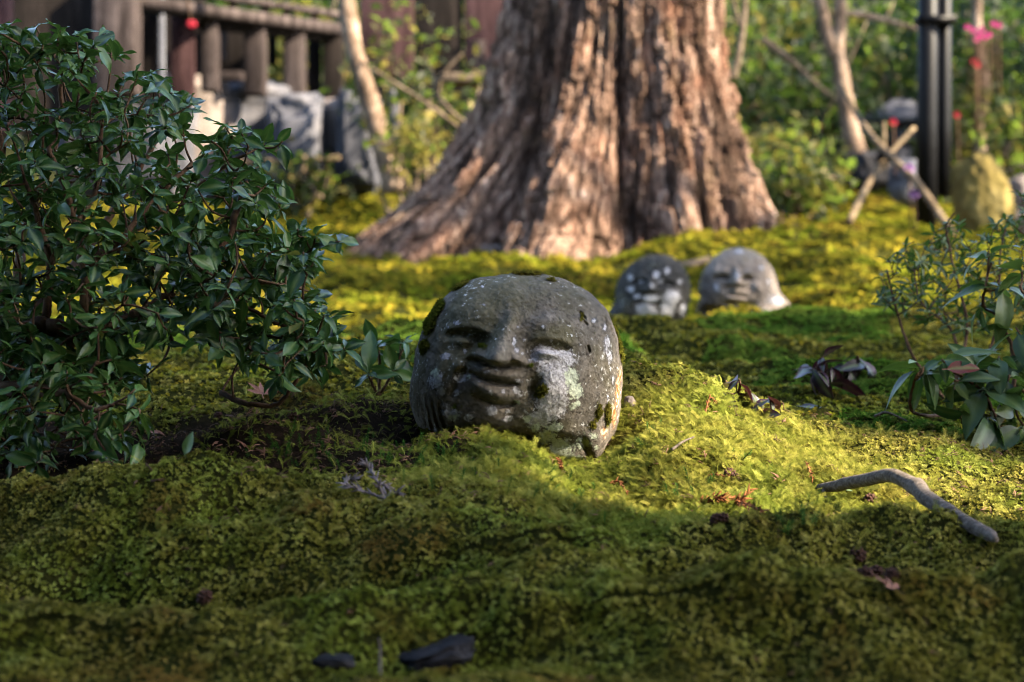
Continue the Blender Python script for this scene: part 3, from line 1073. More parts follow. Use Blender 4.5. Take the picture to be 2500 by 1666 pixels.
def shade_tree(label, base, height, clumps, seed, leaf=0.11, cr=0.09, mat='leaf_bg_dark', group='added evergreens for shade'):
    rs = np.random.RandomState(seed)
    base = np.array([base[0], base[1], gz(base[0], base[1])])
    t = thing('added_shade_evergreen', label, 'tree', base, group)
    mb = MB()
    top = base + np.array([0.1, 0.1, height])
    tube_geo(mb, curve_pts([base - [0, 0, 0.2], base + [0.05, 0, height * 0.4], top], 14), np.linspace(0.2, 0.05, 14), 10, True, seed, 0.2)
    for (c, r, n) in clumps:
        c = np.asarray(c)
        zt = min(max(c[2] - 0.8, base[2] + 1.0), base[2] + height * 0.95)
        s = base + (top - base) * ((zt - base[2]) / height)
        tube_geo(mb, curve_pts([s, (s + c) / 2 + [0, 0, 0.25], c], 8), np.linspace(0.06, 0.015, 8), 6)
    mb.build('trunk', M['twig'], t)
    P = np.concatenate([clumped(rs, n, c, r, max(6, n // 40), cr) for (c, r, n) in clumps])
    card_leaves('crown', P, leaf, M[mat], t, rs)
    return t


def ray(x, y, t, z=0.0):
    return np.array([x, y, z]) + Sv * t


# ------------------------------------------------------------------ the great cedar
def build_cedar():
    D = 9.5
    k = F / D
    yl = [-40, 0, 93, 164, 257, 327, 397, 472, 530, 575, 620, 680]
    xl = [1244, 1240, 1226, 1198, 1174, 1144, 1102, 1030, 968, 915, 875, 840]
    yr = [-40, 0, 117, 187, 262, 351, 468, 561, 620, 680]
    xr = [1748, 1748, 1752, 1770, 1788, 1812, 1843, 1862, 1880, 1900]
    cx0 = W(1500, 600, D)
    base = np.array([cx0[0], cx0[1], gz(cx0[0], cx0[1])])
    nth, nz = 1100, 330
    ypx = np.linspace(690, -60, nz)
    zs = np.array([W(1500, yy, D)[2] for yy in ypx])
    XL = (np.interp(ypx, yl, xl) + 14 - 1250) / k
    XR = (np.interp(ypx, yr, xr) - 16 - 1250) / k
    # carry the trunk on upwards out of the picture
    zu = np.linspace(zs[-1] + 0.05, 9.0, 40)
    fu = (zu - zs[-1]) / (9.0 - zs[-1])
    cu = (XL[-1] + XR[-1]) / 2
    hu = (XR[-1] - XL[-1]) / 2 * (1 - 0.55 * fu)
    zs = np.concatenate([zs, zu])
    XL = np.concatenate([XL, cu - hu])
    XR = np.concatenate([XR, cu + hu])
    cxm = (XL[nz - 1] + XR[nz - 1]) / 2 + 0.02
    th = np.linspace(0, 2 * math.pi, nth, endpoint=False)
    # angle 0 = right, pi = left, -pi/2 (3pi/2) = towards the camera
    TH, Z = np.meshgrid(th, zs)
    RL = (cxm - XL)[:, None]
    RR_ = (XR - cxm)[:, None]
    cth = np.cos(TH)
    wl = np.clip(-cth, 0, 1) ** 1.5
    wr = np.clip(cth, 0, 1) ** 1.5
    rmid = 0.5 * (RL[nz - 1] + RR_[nz - 1])
    grow = np.clip((1.35 - (Z - base[2])) / 1.35, 0, 1)
    hupper = np.where(Z > zs[nz - 1], RL / RL[nz - 1], 1.0)
    R = rmid * hupper * (1 + 0.16 * grow + 0.28 * grow ** 3)
    # silhouette on both sides
    R = R * (1 - wl - wr) + RL * wl + RR_ * wr
    # buttress lobes towards the camera and behind
    def lobe(px, width, amp, p=2.0, start=1.0, tw=0.0):
        s = (px - 1250) / k - cxm
        a = -math.acos(np.clip(s / (rmid * 1.05), -0.98, 0.98))
        dd = np.angle(np.exp(1j * (TH - a - tw * grow)))
        return amp * np.exp(-(dd / width) ** 2) * np.clip(grow * start, 0, 1) ** p
    R = R + lobe(1420, 0.20, 0.40, 1.7) + lobe(1590, 0.15, 0.26, 1.6) + lobe(1700, 0.13, 0.24, 1.5) + lobe(1290, 0.13, 0.10, 2.0) \
        + lobe(1170, 0.16, 0.10, 2.0)
    R = R - lobe(1508, 0.055, 0.07, 0.8) - lobe(1640, 0.05, 0.07, 0.8) - lobe(1350, 0.06, 0.10, 0.8)
    # thick cords of wood running down the trunk, then fibres
    ang = TH * 2.2
    cw = np.stack([np.cos(TH) * 2.3 + 3, np.sin(TH) * 2.3 + 3, Z * 0.35], -1).reshape(-1, 3)
    tw = (vnoise(cw * np.array([1.0, 1.0, 2.0]), 3).reshape(TH.shape) - 0.5) * 0.5
    def cords(freq, zf, seed, twist):
        p = np.stack([np.cos(TH + tw * twist) * freq, np.sin(TH + tw * twist) * freq, Z * zf], -1).reshape(-1, 3)
        return vnoise(p, seed).reshape(TH.shape)
    c1 = np.abs(cords(6.5, 0.9, 5, 0.5) * 2 - 1)
    c2 = np.abs(cords(15, 1.7, 6, 0.6) * 2 - 1)
    c3 = cords(34, 6.5, 7, 0.6)
    c4 = fbm(np.stack([np.cos(TH) * 16, np.sin(TH) * 16, Z * 15], -1).reshape(-1, 3), 3, 9).reshape(TH.shape)
    ridge = 0.034 * np.minimum(c1, 0.5) + 0.036 * np.minimum(c2, 0.55) + 0.018 * c3 + 0.026 * (c4 - 0.5)
    # peeling plates: steps where bark breaks across
    pl = vnoise(np.stack([np.cos(TH) * 9, np.sin(TH) * 9, Z * 5.5], -1).reshape(-1, 3), 12).reshape(TH.shape)
    pl2 = vnoise(np.stack([np.cos(TH) * 17, np.sin(TH) * 17, Z * 9.0], -1).reshape(-1, 3), 13).reshape(TH.shape)
    ridge = ridge + 0.026 * sstep(0.5, 0.54, pl) + 0.018 * sstep(0.5, 0.53, pl2)
    # peeling strips: long narrow flakes, each at its own level, with a dark gap between them
    gap = np.zeros_like(R)
    for (wid, lng, amp, sd) in ((0.055, 0.42, 0.030, 3), (0.024, 0.22, 0.015, 4)):
        wv = (fbm(np.stack([np.cos(TH) * 5, np.sin(TH) * 5, Z * 1.6], -1).reshape(-1, 3), 3, 30 + sd).reshape(TH.shape) - 0.5)
        A = (TH + wv * 0.22) * rmid / wid
        st_ = np.floor(A)
        fr = A - st_
        zc = Z / lng + hash3(st_.ravel(), st_.ravel() * 0, st_.ravel() * 0 + 7, sd).reshape(A.shape) * 9 + wv * 1.5
        zi = np.floor(zc)
        lv = hash3(st_.ravel(), zi.ravel(), zi.ravel() * 0, sd).reshape(A.shape)
        edge_ = np.minimum(np.minimum(fr, 1 - fr) * wid, np.minimum(zc - zi, 1 - zc + zi) * lng * 0.6)
        ridge = ridge + amp * lv * sstep(0.0, 0.008, edge_) + 0.010 * (zc - zi) * lv
        gap = np.maximum(gap, (1 - sstep(0.0, 0.006, edge_)) * (0.5 + 0.5 * lv))
    c5 = np.abs(cords(30, 2.2, 15, 0.7) * 2 - 1)
    c6 = np.abs(cords(58, 4.5, 16, 0.7) * 2 - 1)
    crack = np.exp(-(c5 / 0.10) ** 2)
    crack2 = np.exp(-(c6 / 0.12) ** 2)
    ridge = ridge - 0.030 * crack - 0.013 * crack2
    R = R + (ridge - 0.055) * np.clip(hupper, 0.3, 1)
    ground_r = np.ones_like(R)
    V = np.stack([cxm + R * np.cos(TH), base[1] + R * np.sin(TH) * 0.82, Z], -1)
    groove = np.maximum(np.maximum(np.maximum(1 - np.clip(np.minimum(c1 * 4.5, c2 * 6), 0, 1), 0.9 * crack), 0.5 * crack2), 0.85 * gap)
    nzt = len(zs)
    i, j = np.meshgrid(np.arange(nth), np.arange(nzt - 1))
    a = (j * nth + i).ravel()
    b = (j * nth + (i + 1) % nth).ravel()
    me = smooth(mesh_np('trunk', V.reshape(-1, 3), np.stack([a, b, b + nth, a + nth], 1)))
    at = me.attributes.new('groove', 'FLOAT', 'POINT')
    at.data.foreach_set('value', groove.ravel().astype(np.float32))
    t = thing('cedar_tree', 'huge old cedar with furrowed reddish bark and flaring roots', 'tree', base)
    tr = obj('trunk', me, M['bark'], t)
    # limbs and crown start far above the picture
    rs = np.random.RandomState(77)
    mb = MB()
    P = []
    for q in range(14):
        a = q * 2.4
        z0 = 6.2 + q * 0.2
        s = np.array([cu, base[1], z0])
        e = s + np.array([math.cos(a) * 1.9, math.sin(a) * 1.9, 0.3])
        tube_geo(mb, curve_pts([s, (s + e) / 2 + [0, 0, .2], e], 6), np.linspace(0.08, 0.02, 6), 6)
        P.append(clumped(rs, 260, e, (0.7, 0.7, 0.45), 8, 0.14))
    kind(mb.build('limb', M['twig'], t), 'stuff')
    card_leaves('crown', np.concatenate(P), 0.12, M['leaf_bg_dark'], t, rs)
    return t


build_cedar()


# ------------------------------------------------------------------ carved stone heads
def gauss(X, Y, cx, cy, sx, sy, rot=0.0):
    dx, dy = X - cx, Y - cy
    c, s = math.cos(rot), math.sin(rot)
    a = (dx * c + dy * s) / sx
    b = (-dx * s + dy * c) / sy
    return np.exp(-(a * a + b * b))


_ICO = {}


def icosphere(sub):
    if sub not in _ICO:
        import bmesh
        bm = bmesh.new()
        bmesh.ops.create_icosphere(bm, subdivisions=sub, radius=1.0)
        v = np.array([p.co[:] for p in bm.verts])
        f = np.array([[q.index for q in p.verts] for p in bm.faces])
        bm.free()
        _ICO[sub] = (v / np.linalg.norm(v, axis=1, keepdims=True), f)
    return _ICO[sub]


def stone_head(root, part, outline, centre, d, depth, features, masks, mat, sub=8, e=0.86, rough=0.0026, seed=0):
    """carved head: outline and features in photo pixels at distance d, depth in metres (front, back)"""
    dirs, faces = icosphere(sub)
    px2m = d / F
    cx, cy = centre
    O = np.array(outline, float)
    ang = np.arctan2(-(O[:, 1] - cy), O[:, 0] - cx)
    rad = np.hypot(O[:, 0] - cx, O[:, 1] - cy)
    o = np.argsort(ang)
    ang, rad = ang[o], rad[o]
    A = np.concatenate([ang - 2 * math.pi, ang, ang + 2 * math.pi])
    Rr = np.concatenate([rad, rad, rad])
    gg = np.linspace(-math.pi, math.pi, 721)
    rg = np.interp(gg, A, Rr)
    ker = np.exp(-(np.arange(-20, 21) / 8.0) ** 2)
    ker /= ker.sum()
    rg = np.convolve(np.concatenate([rg[-41:-1], rg, rg[1:41]]), ker, 'same')[40:-40]
    a, b, c = dirs[:, 0], dirs[:, 1], dirs[:, 2]
    s = np.sqrt(a * a + b * b)
    th = np.arctan2(b, a)
    R = np.interp(th, gg, rg)
    pr = s ** e
    X = cx + R * pr * np.cos(th)
    Y = cy - R * pr * np.sin(th)
    zz = np.where(c > 0, depth[0], depth[1]) * np.sign(c) * np.abs(c) ** e
    front = sstep(0.0, 0.35, c)
    zz = zz + features(X, Y) * front
    u = (X - cx) * px2m
    v = -(Y - cy) * px2m
    C = W(cx, cy, d)
    P = C + u[:, None] * RT + v[:, None] * UP - zz[:, None] * FWD
    nrm = dirs
    nzv = fbm(P * 38.0 + seed, 4, 60 + seed) - 0.5 - 0.5 * np.clip(fbm(P * 120.0 + seed, 3, 66 + seed) - 0.58, 0, 1)
    nz2 = fbm(P * 9.0 + seed, 3, 70 + seed) - 0.5
    disp = (nzv * rough * 2.5 + nz2 * rough * 4)
    wn = a[:, None] * RT + b[:, None] * UP - c[:, None] * FWD
    P = P + wn * disp[:, None]
    me = smooth(mesh_np(part, P, faces[:, ::1]))
    allm = {}
    for nm in ('lichen', 'lichen_green', 'moss', 'rust', 'algae'):
        m = np.zeros(len(P))
        for g in masks.get(nm, []):
            m = np.maximum(m, (g[5] if len(g) > 5 else 1.0) * gauss(X, Y, g[0], g[1], g[2], g[3], g[4] if len(g) > 4 else 0) * (c > -0.25))
        allm[nm] = m
        at = me.attributes.new(nm, 'FLOAT', 'POINT')
        at.data.foreach_set('value', m.astype(np.float32))
    ob = obj(part, me, mat, root)
    return ob, P, wn, allm, (X, Y, c)


def line_prof(X, Y, x0, y0, x1, y1, wid, fade=0.15):
    """gaussian profile round a line, fading at its ends; returns (profile, along, signed offset)"""
    L = math.hypot(x1 - x0, y1 - y0)
    tx, ty = (x1 - x0) / L, (y1 - y0) / L
    al = ((X - x0) * tx + (Y - y0) * ty) / L
    of = -(X - x0) * ty + (Y - y0) * tx
    w = sstep(-fade, fade, al) * (1 - sstep(1 - fade, 1 + fade, al))
    return np.exp(-(of / wid) ** 2) * w, al, of


def arc_prof(X, Y, pts, wid, n=46):
    """gaussian profile round a curve through pts, thinning towards both ends"""
    C = curve_pts([(p[0], p[1], 0) for p in pts], n)[:, :2]
    out = np.zeros_like(X)
    lo, hi = C.min(0) - 4 * wid, C.max(0) + 4 * wid
    k = np.where((X > lo[0]) & (X < hi[0]) & (Y > lo[1]) & (Y < hi[1]))[0]
    if not len(k):
        return out
    d2 = (X[k][:, None] - C[None, :, 0]) ** 2 + (Y[k][:, None] - C[None, :, 1]) ** 2
    j = d2.argmin(1)
    u = j / (n - 1.0)
    tp = np.clip(np.sin(math.pi * np.clip(u, .0, 1.0)), 0.0, 1) ** 0.45
    out[k] = np.exp(-d2[np.arange(len(k)), j] / (wid * (0.45 + 0.55 * tp)) ** 2) * (0.25 + 0.75 * tp)
    return out


def feat_main(X, Y):
    h = np.zeros_like(X)
    # swelling brow and cheeks
    h += 0.010 * gauss(X, Y, 1140, 770, 75, 34, 0.1) + 0.008 * gauss(X, Y, 1340, 800, 75, 32, 0.15)
    h += 0.014 * gauss(X, Y, 1078, 905, 52, 58) + 0.016 * gauss(X, Y, 1385, 935, 75, 75)
    h += 0.012 * gauss(X, Y, 1205, 935, 85, 62) + 0.012 * gauss(X, Y, 1190, 1015, 70, 32)
    # eyes: overhanging lid line, hollow below, eyeball
    for (x0, x1, y0, bow, xm, dep) in ((1092, 1206, 806, 20, 1136, 0.010), (1292, 1388, 833, 16, 1328, 0.008)):
        yb = y0 + bow * ((X - xm) / 70.0) ** 2
        win = sstep(x0 - 8, x0 + 16, X) * (1 - sstep(x1 - 16, x1 + 8, X))
        dy = Y - yb
        h -= dep * win * sstep(-7, 9, dy) * np.exp(-(np.clip(dy, 0, 200) / 26.0) ** 2)
        h += 0.004 * win * np.exp(-((dy + 9) / 11.0) ** 2)
        h += 0.009 * gauss(X, Y, xm + 2, y0 + 28, 36, 10, 0.12)
    h -= 0.008 * gauss(X, Y, 1184, 842, 20, 14, -0.4) + 0.006 * gauss(X, Y, 1160, 868, 18, 22)
    # nose: ridge widening to broad wings, cut off sharply underneath
    al = np.clip((Y - 775) / 95.0, 0, 1.25)
    xc = 1249 - 40 * al
    wd = 15 + 29 * al ** 1.6
    under = 873 + 0.14 * (X - 1205) + 5.0 * np.cos((X - 1212) / 16.0)
    cut = 1 - sstep(-2, 17, Y - under)
    nose = (0.010 + 0.040 * al ** 1.2) * np.exp(-np.abs((X - xc) / wd) ** 2.4) * sstep(740, 790, Y)
    h += nose * cut
    h += (0.012 * gauss(X, Y, 1216, 860, 22, 20) + 0.013 * gauss(X, Y, 1168, 864, 15, 15) + 0.012 * gauss(X, Y, 1264, 874, 15, 14)) * cut
    h -= 0.008 * (gauss(X, Y, 1188, 866, 7, 13) + gauss(X, Y, 1245, 872, 7, 12)) * cut
    h -= 0.009 * gauss(X, Y, 1162, 836, 24, 16, -.5) + 0.010 * gauss(X, Y, 1290, 862, 18, 20)
    h -= 0.009 * np.exp(-((Y - under - 12) / 9.0) ** 2) * gauss(X, Y, 1208, 880, 44, 60)
    # mouth: full rounded lips along curved lines
    h += 0.011 * arc_prof(X, Y, [(1162, 892), (1190, 902), (1225, 911), (1264, 914)], 13)
    h += 0.012 * arc_prof(X, Y, [(1158, 929), (1185, 945), (1220, 957), (1256, 957)], 15)
    h -= 0.009 * arc_prof(X, Y, [(1150, 904), (1170, 914), (1195, 924), (1230, 932), (1264, 933)], 6)
    h -= 0.009 * arc_prof(X, Y, [(1162, 957), (1192, 973), (1228, 983), (1258, 977)], 8)
    h += 0.010 * gauss(X, Y, 1128, 893, 16, 16)
    h -= 0.013 * gauss(X, Y, 1298, 940, 19, 30, 0.2) + 0.008 * gauss(X, Y, 1136, 905, 14, 12)
    # crease from nose to cheek
    h -= 0.005 * line_prof(X, Y, 1145, 880, 1110, 960, 10)[0]
    # jaw line: the neck falls back under it on the right
    jl = 1048 + 0.10 * (X - 1260)
    h -= 0.014 * sstep(-18, 30, Y - jl) * sstep(1200, 1270, X)
    h += 0.014 * gauss(X, Y, 1360, 1112, 75, 26)
    h += 0.018 * gauss(X, Y, 1455, 1095, 32, 34)
    h -= 0.010 * line_prof(X, Y, 1418, 1062, 1438, 1120, 6)[0]
    # folded fingers at the lower left cheek
    for k in range(4):
        x0 = 1022 + 17 * k
        h -= 0.0035 * line_prof(X, Y, x0 + 8, 958 + 8 * k, x0 + 28, 1046 + 4 * k, 4.5)[0]
        h += 0.003 * line_prof(X, Y, x0 + 17, 955 + 8 * k, x0 + 36, 1046 + 4 * k, 6)[0]
    # chips on the right temple
    for (x0, y0, x1, y1) in ((1410, 762, 1424, 782), (1417, 785, 1428, 795), (1428, 842, 1434, 860), (1470, 776, 1478, 800), (1482, 790, 1490, 815)):
        h -= 0.006 * line_prof(X, Y, x0, y0, x1, y1, 3.0)[0]
    return h


hl = W(1262, 1080, 2.82)
head = thing('stone_head_statue', 'large tilted stone head with closed eyes and white lichen on its cheek, on moss mound', 'statue', (hl[0], hl[1], gz(hl[0], hl[1])))
OUT_MAIN = [(1282, 669), (1200, 674), (1145, 688), (1099, 715), (1064, 757), (1034, 799), (1018, 845), (1009, 906), (1001, 950), (1003, 990), (1015, 1028), (1045, 1066), (1090, 1092), (1150, 1108),
            (1244, 1118), (1302, 1145), (1378, 1168), (1443, 1160), (1484, 1100), (1506, 1030), (1516, 963), (1519, 898), (1515, 850), (1497, 791), (1474, 745), (1436, 711), (1370, 682)]
MASK_MAIN = {
    'lichen': [(1328, 868, 34, 17, 0, 2.0), (1365, 878, 32, 22, 0, 2.0), (1352, 905, 38, 27, 0, 2.0), (1350, 938, 34, 30, 0, 1.9), (1342, 978, 36, 36, 0, 1.8), (1312, 1015, 30, 20, 0, 1.6), (1318, 855, 16, 14, 0, 1.6), (1375, 900, 18, 16, 0, 1.6),
               (1264, 801, 6, 6), (1255, 835, 7, 12), (1262, 855, 9, 9), (1278, 830, 5, 5), (1322, 800, 5, 5), (1341, 832, 4, 5), (1275, 862, 5, 4),
               (1130, 918, 15, 12, 0, 1.5), (1122, 953, 9, 8, 0, 1.4), (1139, 857, 6, 6), (1095, 868, 14, 10), (1073, 922, 18, 22, 0, 1.4), (1086, 950, 10, 12),
               (1266, 955, 11, 12), (1258, 944, 8, 8), (1230, 947, 6, 6), (1266, 925, 11, 6), (1200, 952, 5, 5), (1190, 905, 8, 7), (1203, 994, 13, 11, 0, 1.5), (1240, 1015, 14, 9, 0, 1.2), (1150, 1010, 12, 10, 0, 1.2), (1213, 897, 4, 4),
               (1110, 1000, 20, 15, .6, 1.5), (1100, 985, 12, 10), (1178, 701, 5, 4), (1183, 747, 5, 4), (1470, 800, 7, 12), (1476, 840, 9, 26), (1482, 870, 8, 22), (1445, 783, 8, 9),
               (1240, 997, 6, 5), (1280, 998, 5, 6), (1120, 790, 9, 7), (1097, 800, 5, 5), (1490, 925, 5, 14), (1480, 970, 3, 16), (1070, 1045, 12, 16)],
    'lichen_green': [(1390, 915, 17, 24, 0, 1.4), (1398, 950, 18, 22, 0, 1.4), (1405, 978, 10, 12), (1392, 985, 14, 14), (1306, 1036, 16, 12), (1285, 1015, 10, 10), (1330, 1060, 28, 18, 0, 1.4), (1365, 1085, 34, 24, 0, 1.5), (1420, 1075, 24, 18, 0, 1.2), (1350, 1035, 24, 14, 0, 1.2),
                     (1385, 1120, 34, 22, 0, 1.7), (1310, 1095, 32, 20, 0, 1.5), (1440, 1058, 14, 10), (1345, 1120, 30, 16), (1070, 905, 14, 14), (1262, 975, 9, 8), (1150, 915, 6, 6), (1115, 1012, 18, 12), (1450, 1085, 8, 8)],
    'moss': [(1060, 1058, 60, 14, .1, .9), (1180, 1078, 90, 16, .1, 1), (1280, 1112, 36, 14, .3, .7), (1120, 700, 34, 8, -.45, .8), (1070, 755, 13, 30, .5, 1), (1050, 800, 15, 32, .35, 1), (1040, 845, 14, 22, .2, .9), (1290, 670, 45, 5, 0, .9), (1348, 684, 18, 4, .3, .6), (1505, 800, 7, 22, -.15, 1), (1516, 845, 8, 45, 0, 1),
             (1185, 848, 18, 8, .3, .6), (1315, 950, 17, 22, .2, .8), (1290, 890, 14, 8, .3, .55), (1455, 1000, 13, 30, 0, .7), (1440, 1035, 14, 18, 0, .7), (1120, 1040, 40, 18, 0, .6), (1200, 1050, 70, 16, 0, .8), (1270, 1065, 40, 22, 0, .7),
             (1415, 775, 5, 10, 0, .7), (1125, 985, 14, 10, 0, .5), (1355, 1130, 60, 18, 0, .5), (1480, 1010, 12, 35, 0, .7)],
    'rust': [(1505, 950, 10, 55, .05, 1), (1495, 1010, 9, 45, .1, 1), (1470, 1050, 12, 22, .3, .8), (1512, 915, 8, 26, 0, 1), (1085, 830, 14, 20, 0, .45), (1425, 1095, 22, 14, 0, .5), (1210, 1035, 40, 10, 0, .5)],  # right-edge entries paint the sunlit rim, the others are rusty stains
    'algae': [(1160, 790, 60, 60), (1250, 730, 120, 60, 0, .7), (1330, 820, 60, 30, 0, .6), (1120, 860, 60, 60, 0, .5)],
}
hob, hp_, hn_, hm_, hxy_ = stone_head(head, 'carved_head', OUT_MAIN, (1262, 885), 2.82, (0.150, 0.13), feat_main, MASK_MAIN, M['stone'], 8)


def stone_moss(root, P, N, m, c, thr, size, seed, n_max):
    rs = np.random.RandomState(seed)
    pr = sstep(thr, 1.0, m + (fbm(P * 60, 3, seed) - 0.5) * 0.7) * (c > -0.35)
    k = np.where(rs.rand(len(P)) < pr)[0]
    if len(k) > n_max:
        k = rs.choice(k, n_max, False)
    o = scatter('moss', P[k] - N[k] * 0.001, eulers(N[k] * 0.8 + np.array([0, 0, 0.35]), 0.7, rs), size * (0.5 + 0.9 * rs.rand(len(k))), P_STONE, root)
    return o


P_STONE = [star_proto(k + 70, M['moss_stone'], 7, 0.8, 0.3, 0.12) for k in range(2)]
stone_moss(hob, hp_, hn_, hm_['moss'], hxy_[2], 0.38, 0.0056, 9, 12000)


def feat_pale(X, Y):
    h = np.zeros_like(X)
    for (x0, x1, yb0, xm) in ((1734, 1772, 674, 1753), (1800, 1828, 678, 1813)):
        yb = yb0 + 4 * ((X - xm) / 18.0) ** 2
        win = sstep(x0 - 3, x0 + 5, X) * (1 - sstep(x1 - 5, x1 + 3, X))
        dy = Y - yb
        h += 0.010 * win * np.exp(-((dy + 9) / 7.0) ** 2)
        h -= 0.026 * win * sstep(-2, 2, dy) * np.exp(-(np.clip(dy, 0, 90) / 9.0) ** 2)
    al = np.clip((Y - 655) / 38.0, 0, 1.3)
    cut = 1 - sstep(0, 5, Y - 696)
    h += (0.010 + 0.034 * al) * np.exp(-np.abs((X - (1788 - 1 * al)) / (7 + 9 * al)) ** 2.2) * sstep(640, 660, Y) * cut
    h -= 0.016 * gauss(X, Y, 1770, 706, 9, 11) + 0.012 * gauss(X, Y, 1822, 708, 9, 9)
    h += 0.014 * gauss(X, Y, 1745, 712, 20, 20) + 0.014 * gauss(X, Y, 1848, 710, 22, 22) + 0.02 * gauss(X, Y, 1788, 722, 26, 16)
    h -= 0.02 * line_prof(X, Y, 1766, 720, 1812, 726, 3.0)[0]
    h += 0.012 * line_prof(X, Y, 1764, 731, 1808, 735, 5)[0]
    h -= 0.016 * line_prof(X, Y, 1755, 744, 1835, 744, 4)[0]
    h -= 0.03 * sstep(740, 765, Y) * (1 - sstep(1800, 1880, X))
    h += 0.03 * gauss(X, Y, 1860, 768, 60, 18)
    return h


def feat_dark(X, Y):
    h = np.zeros_like(X)
    for (x0, x1, yb0, xm) in ((1535, 1575, 684, 1556), (1600, 1640, 690, 1620)):
        yb = yb0 + 4 * ((X - xm) / 18.0) ** 2
        win = sstep(x0 - 3, x0 + 5, X) * (1 - sstep(x1 - 5, x1 + 3, X))
        dy = Y - yb
        h -= 0.018 * win * sstep(-2, 2, dy) * np.exp(-(np.clip(dy, 0, 90) / 8.0) ** 2)
    al = np.clip((Y - 672) / 36.0, 0, 1.2)
    h += (0.008 + 0.022 * al) * np.exp(-np.abs((X - (1584 - 4 * al)) / (8 + 9 * al)) ** 2.2) * sstep(660, 678, Y) * (1 - sstep(0, 6, Y - 712))
    h += 0.012 * gauss(X, Y, 1640, 730, 26, 26) + 0.012 * gauss(X, Y, 1575, 735, 30, 18)
    h -= 0.016 * line_prof(X, Y, 1545, 740, 1605, 744, 3.5)[0]
    h -= 0.03 * sstep(765, 800, Y)
    return h


sl = W(1805, 775, 6.85)
pale = thing('stone_head_statue', 'pale grey stone head with carved face and sloping shoulder, right of the small pair', 'statue', (sl[0], sl[1], gz(sl[0], sl[1])), 'small stone heads before the cedar')
OUT_PALE = [(1711, 690), (1723, 654), (1742, 628), (1790, 609), (1839, 612), (1871, 634), (1888, 666), (1896, 700), (1906, 722), (1932, 750), (1945, 800), (1890, 850), (1780, 850), (1716, 830), (1704, 770), (1710, 730)]
stone_head(pale, 'carved_head', OUT_PALE, (1802, 700), 6.85, (0.13, 0.12), feat_pale,
           {'lichen': [(1787, 676, 6, 14), (1740, 705, 8, 14), (1852, 655, 7, 7), (1800, 615, 14, 5), (1868, 690, 6, 8), (1790, 770, 30, 8), (1840, 765, 40, 10), (1885, 735, 25, 14), (1828, 702, 6, 8)]}, M['stone_pale'], 7, 0.8, 0.005, 3)
dl = W(1600, 780, 6.75)
dark = thing('stone_head_statue', 'dark stone head blotched with white lichen, left of the small pair', 'statue', (dl[0], dl[1], gz(dl[0], dl[1])), 'small stone heads before the cedar')
OUT_DARK = [(1509, 708), (1519, 678), (1548, 638), (1593, 622), (1642, 634), (1676, 666), (1690, 708), (1681, 745), (1675, 770), (1652, 803), (1612, 832), (1560, 838), (1515, 824), (1488, 800), (1482, 774), (1489, 756), (1508, 738)]
stone_head(dark, 'carved_head', OUT_DARK, (1598, 712), 6.75, (0.12, 0.12), feat_dark,
           {'lichen': [(1582, 732, 20, 11, 0, 1.5), (1573, 760, 26, 15, .3, 1.7), (1634, 728, 20, 18, 0, 1.5), (1625, 755, 18, 22, 0, 1.5), (1536, 708, 8, 7, 0, 1.5), (1552, 725, 8, 6), (1597, 673, 8, 8, 0, 1.5), (1622, 666, 7, 7, 0, 1.5), (1535, 680, 7, 10), (1560, 690, 6, 6), (1585, 700, 7, 6), (1655, 690, 8, 6), (1664, 760, 8, 16, 0, 1.5), (1605, 692, 8, 6)]}, M['stone_dark'], 7, 0.85, 0.005, 4)
# ------------------------------------------------------------------ shrubs that are in focus
def in_poly(x, y, poly):
    p = np.asarray(poly, float)
    inside = False
    j = len(p) - 1
    for i in range(len(p)):
        if (p[i, 1] > y) != (p[j, 1] > y) and x < (p[j, 0] - p[i, 0]) * (y - p[i, 1]) / (p[j, 1] - p[i, 1]) + p[i, 0]:
            inside = not inside
        j = i
    return inside


def nrmz(v):
    v = np.asarray(v, float)
    return v / (np.linalg.norm(v) + 1e-9)


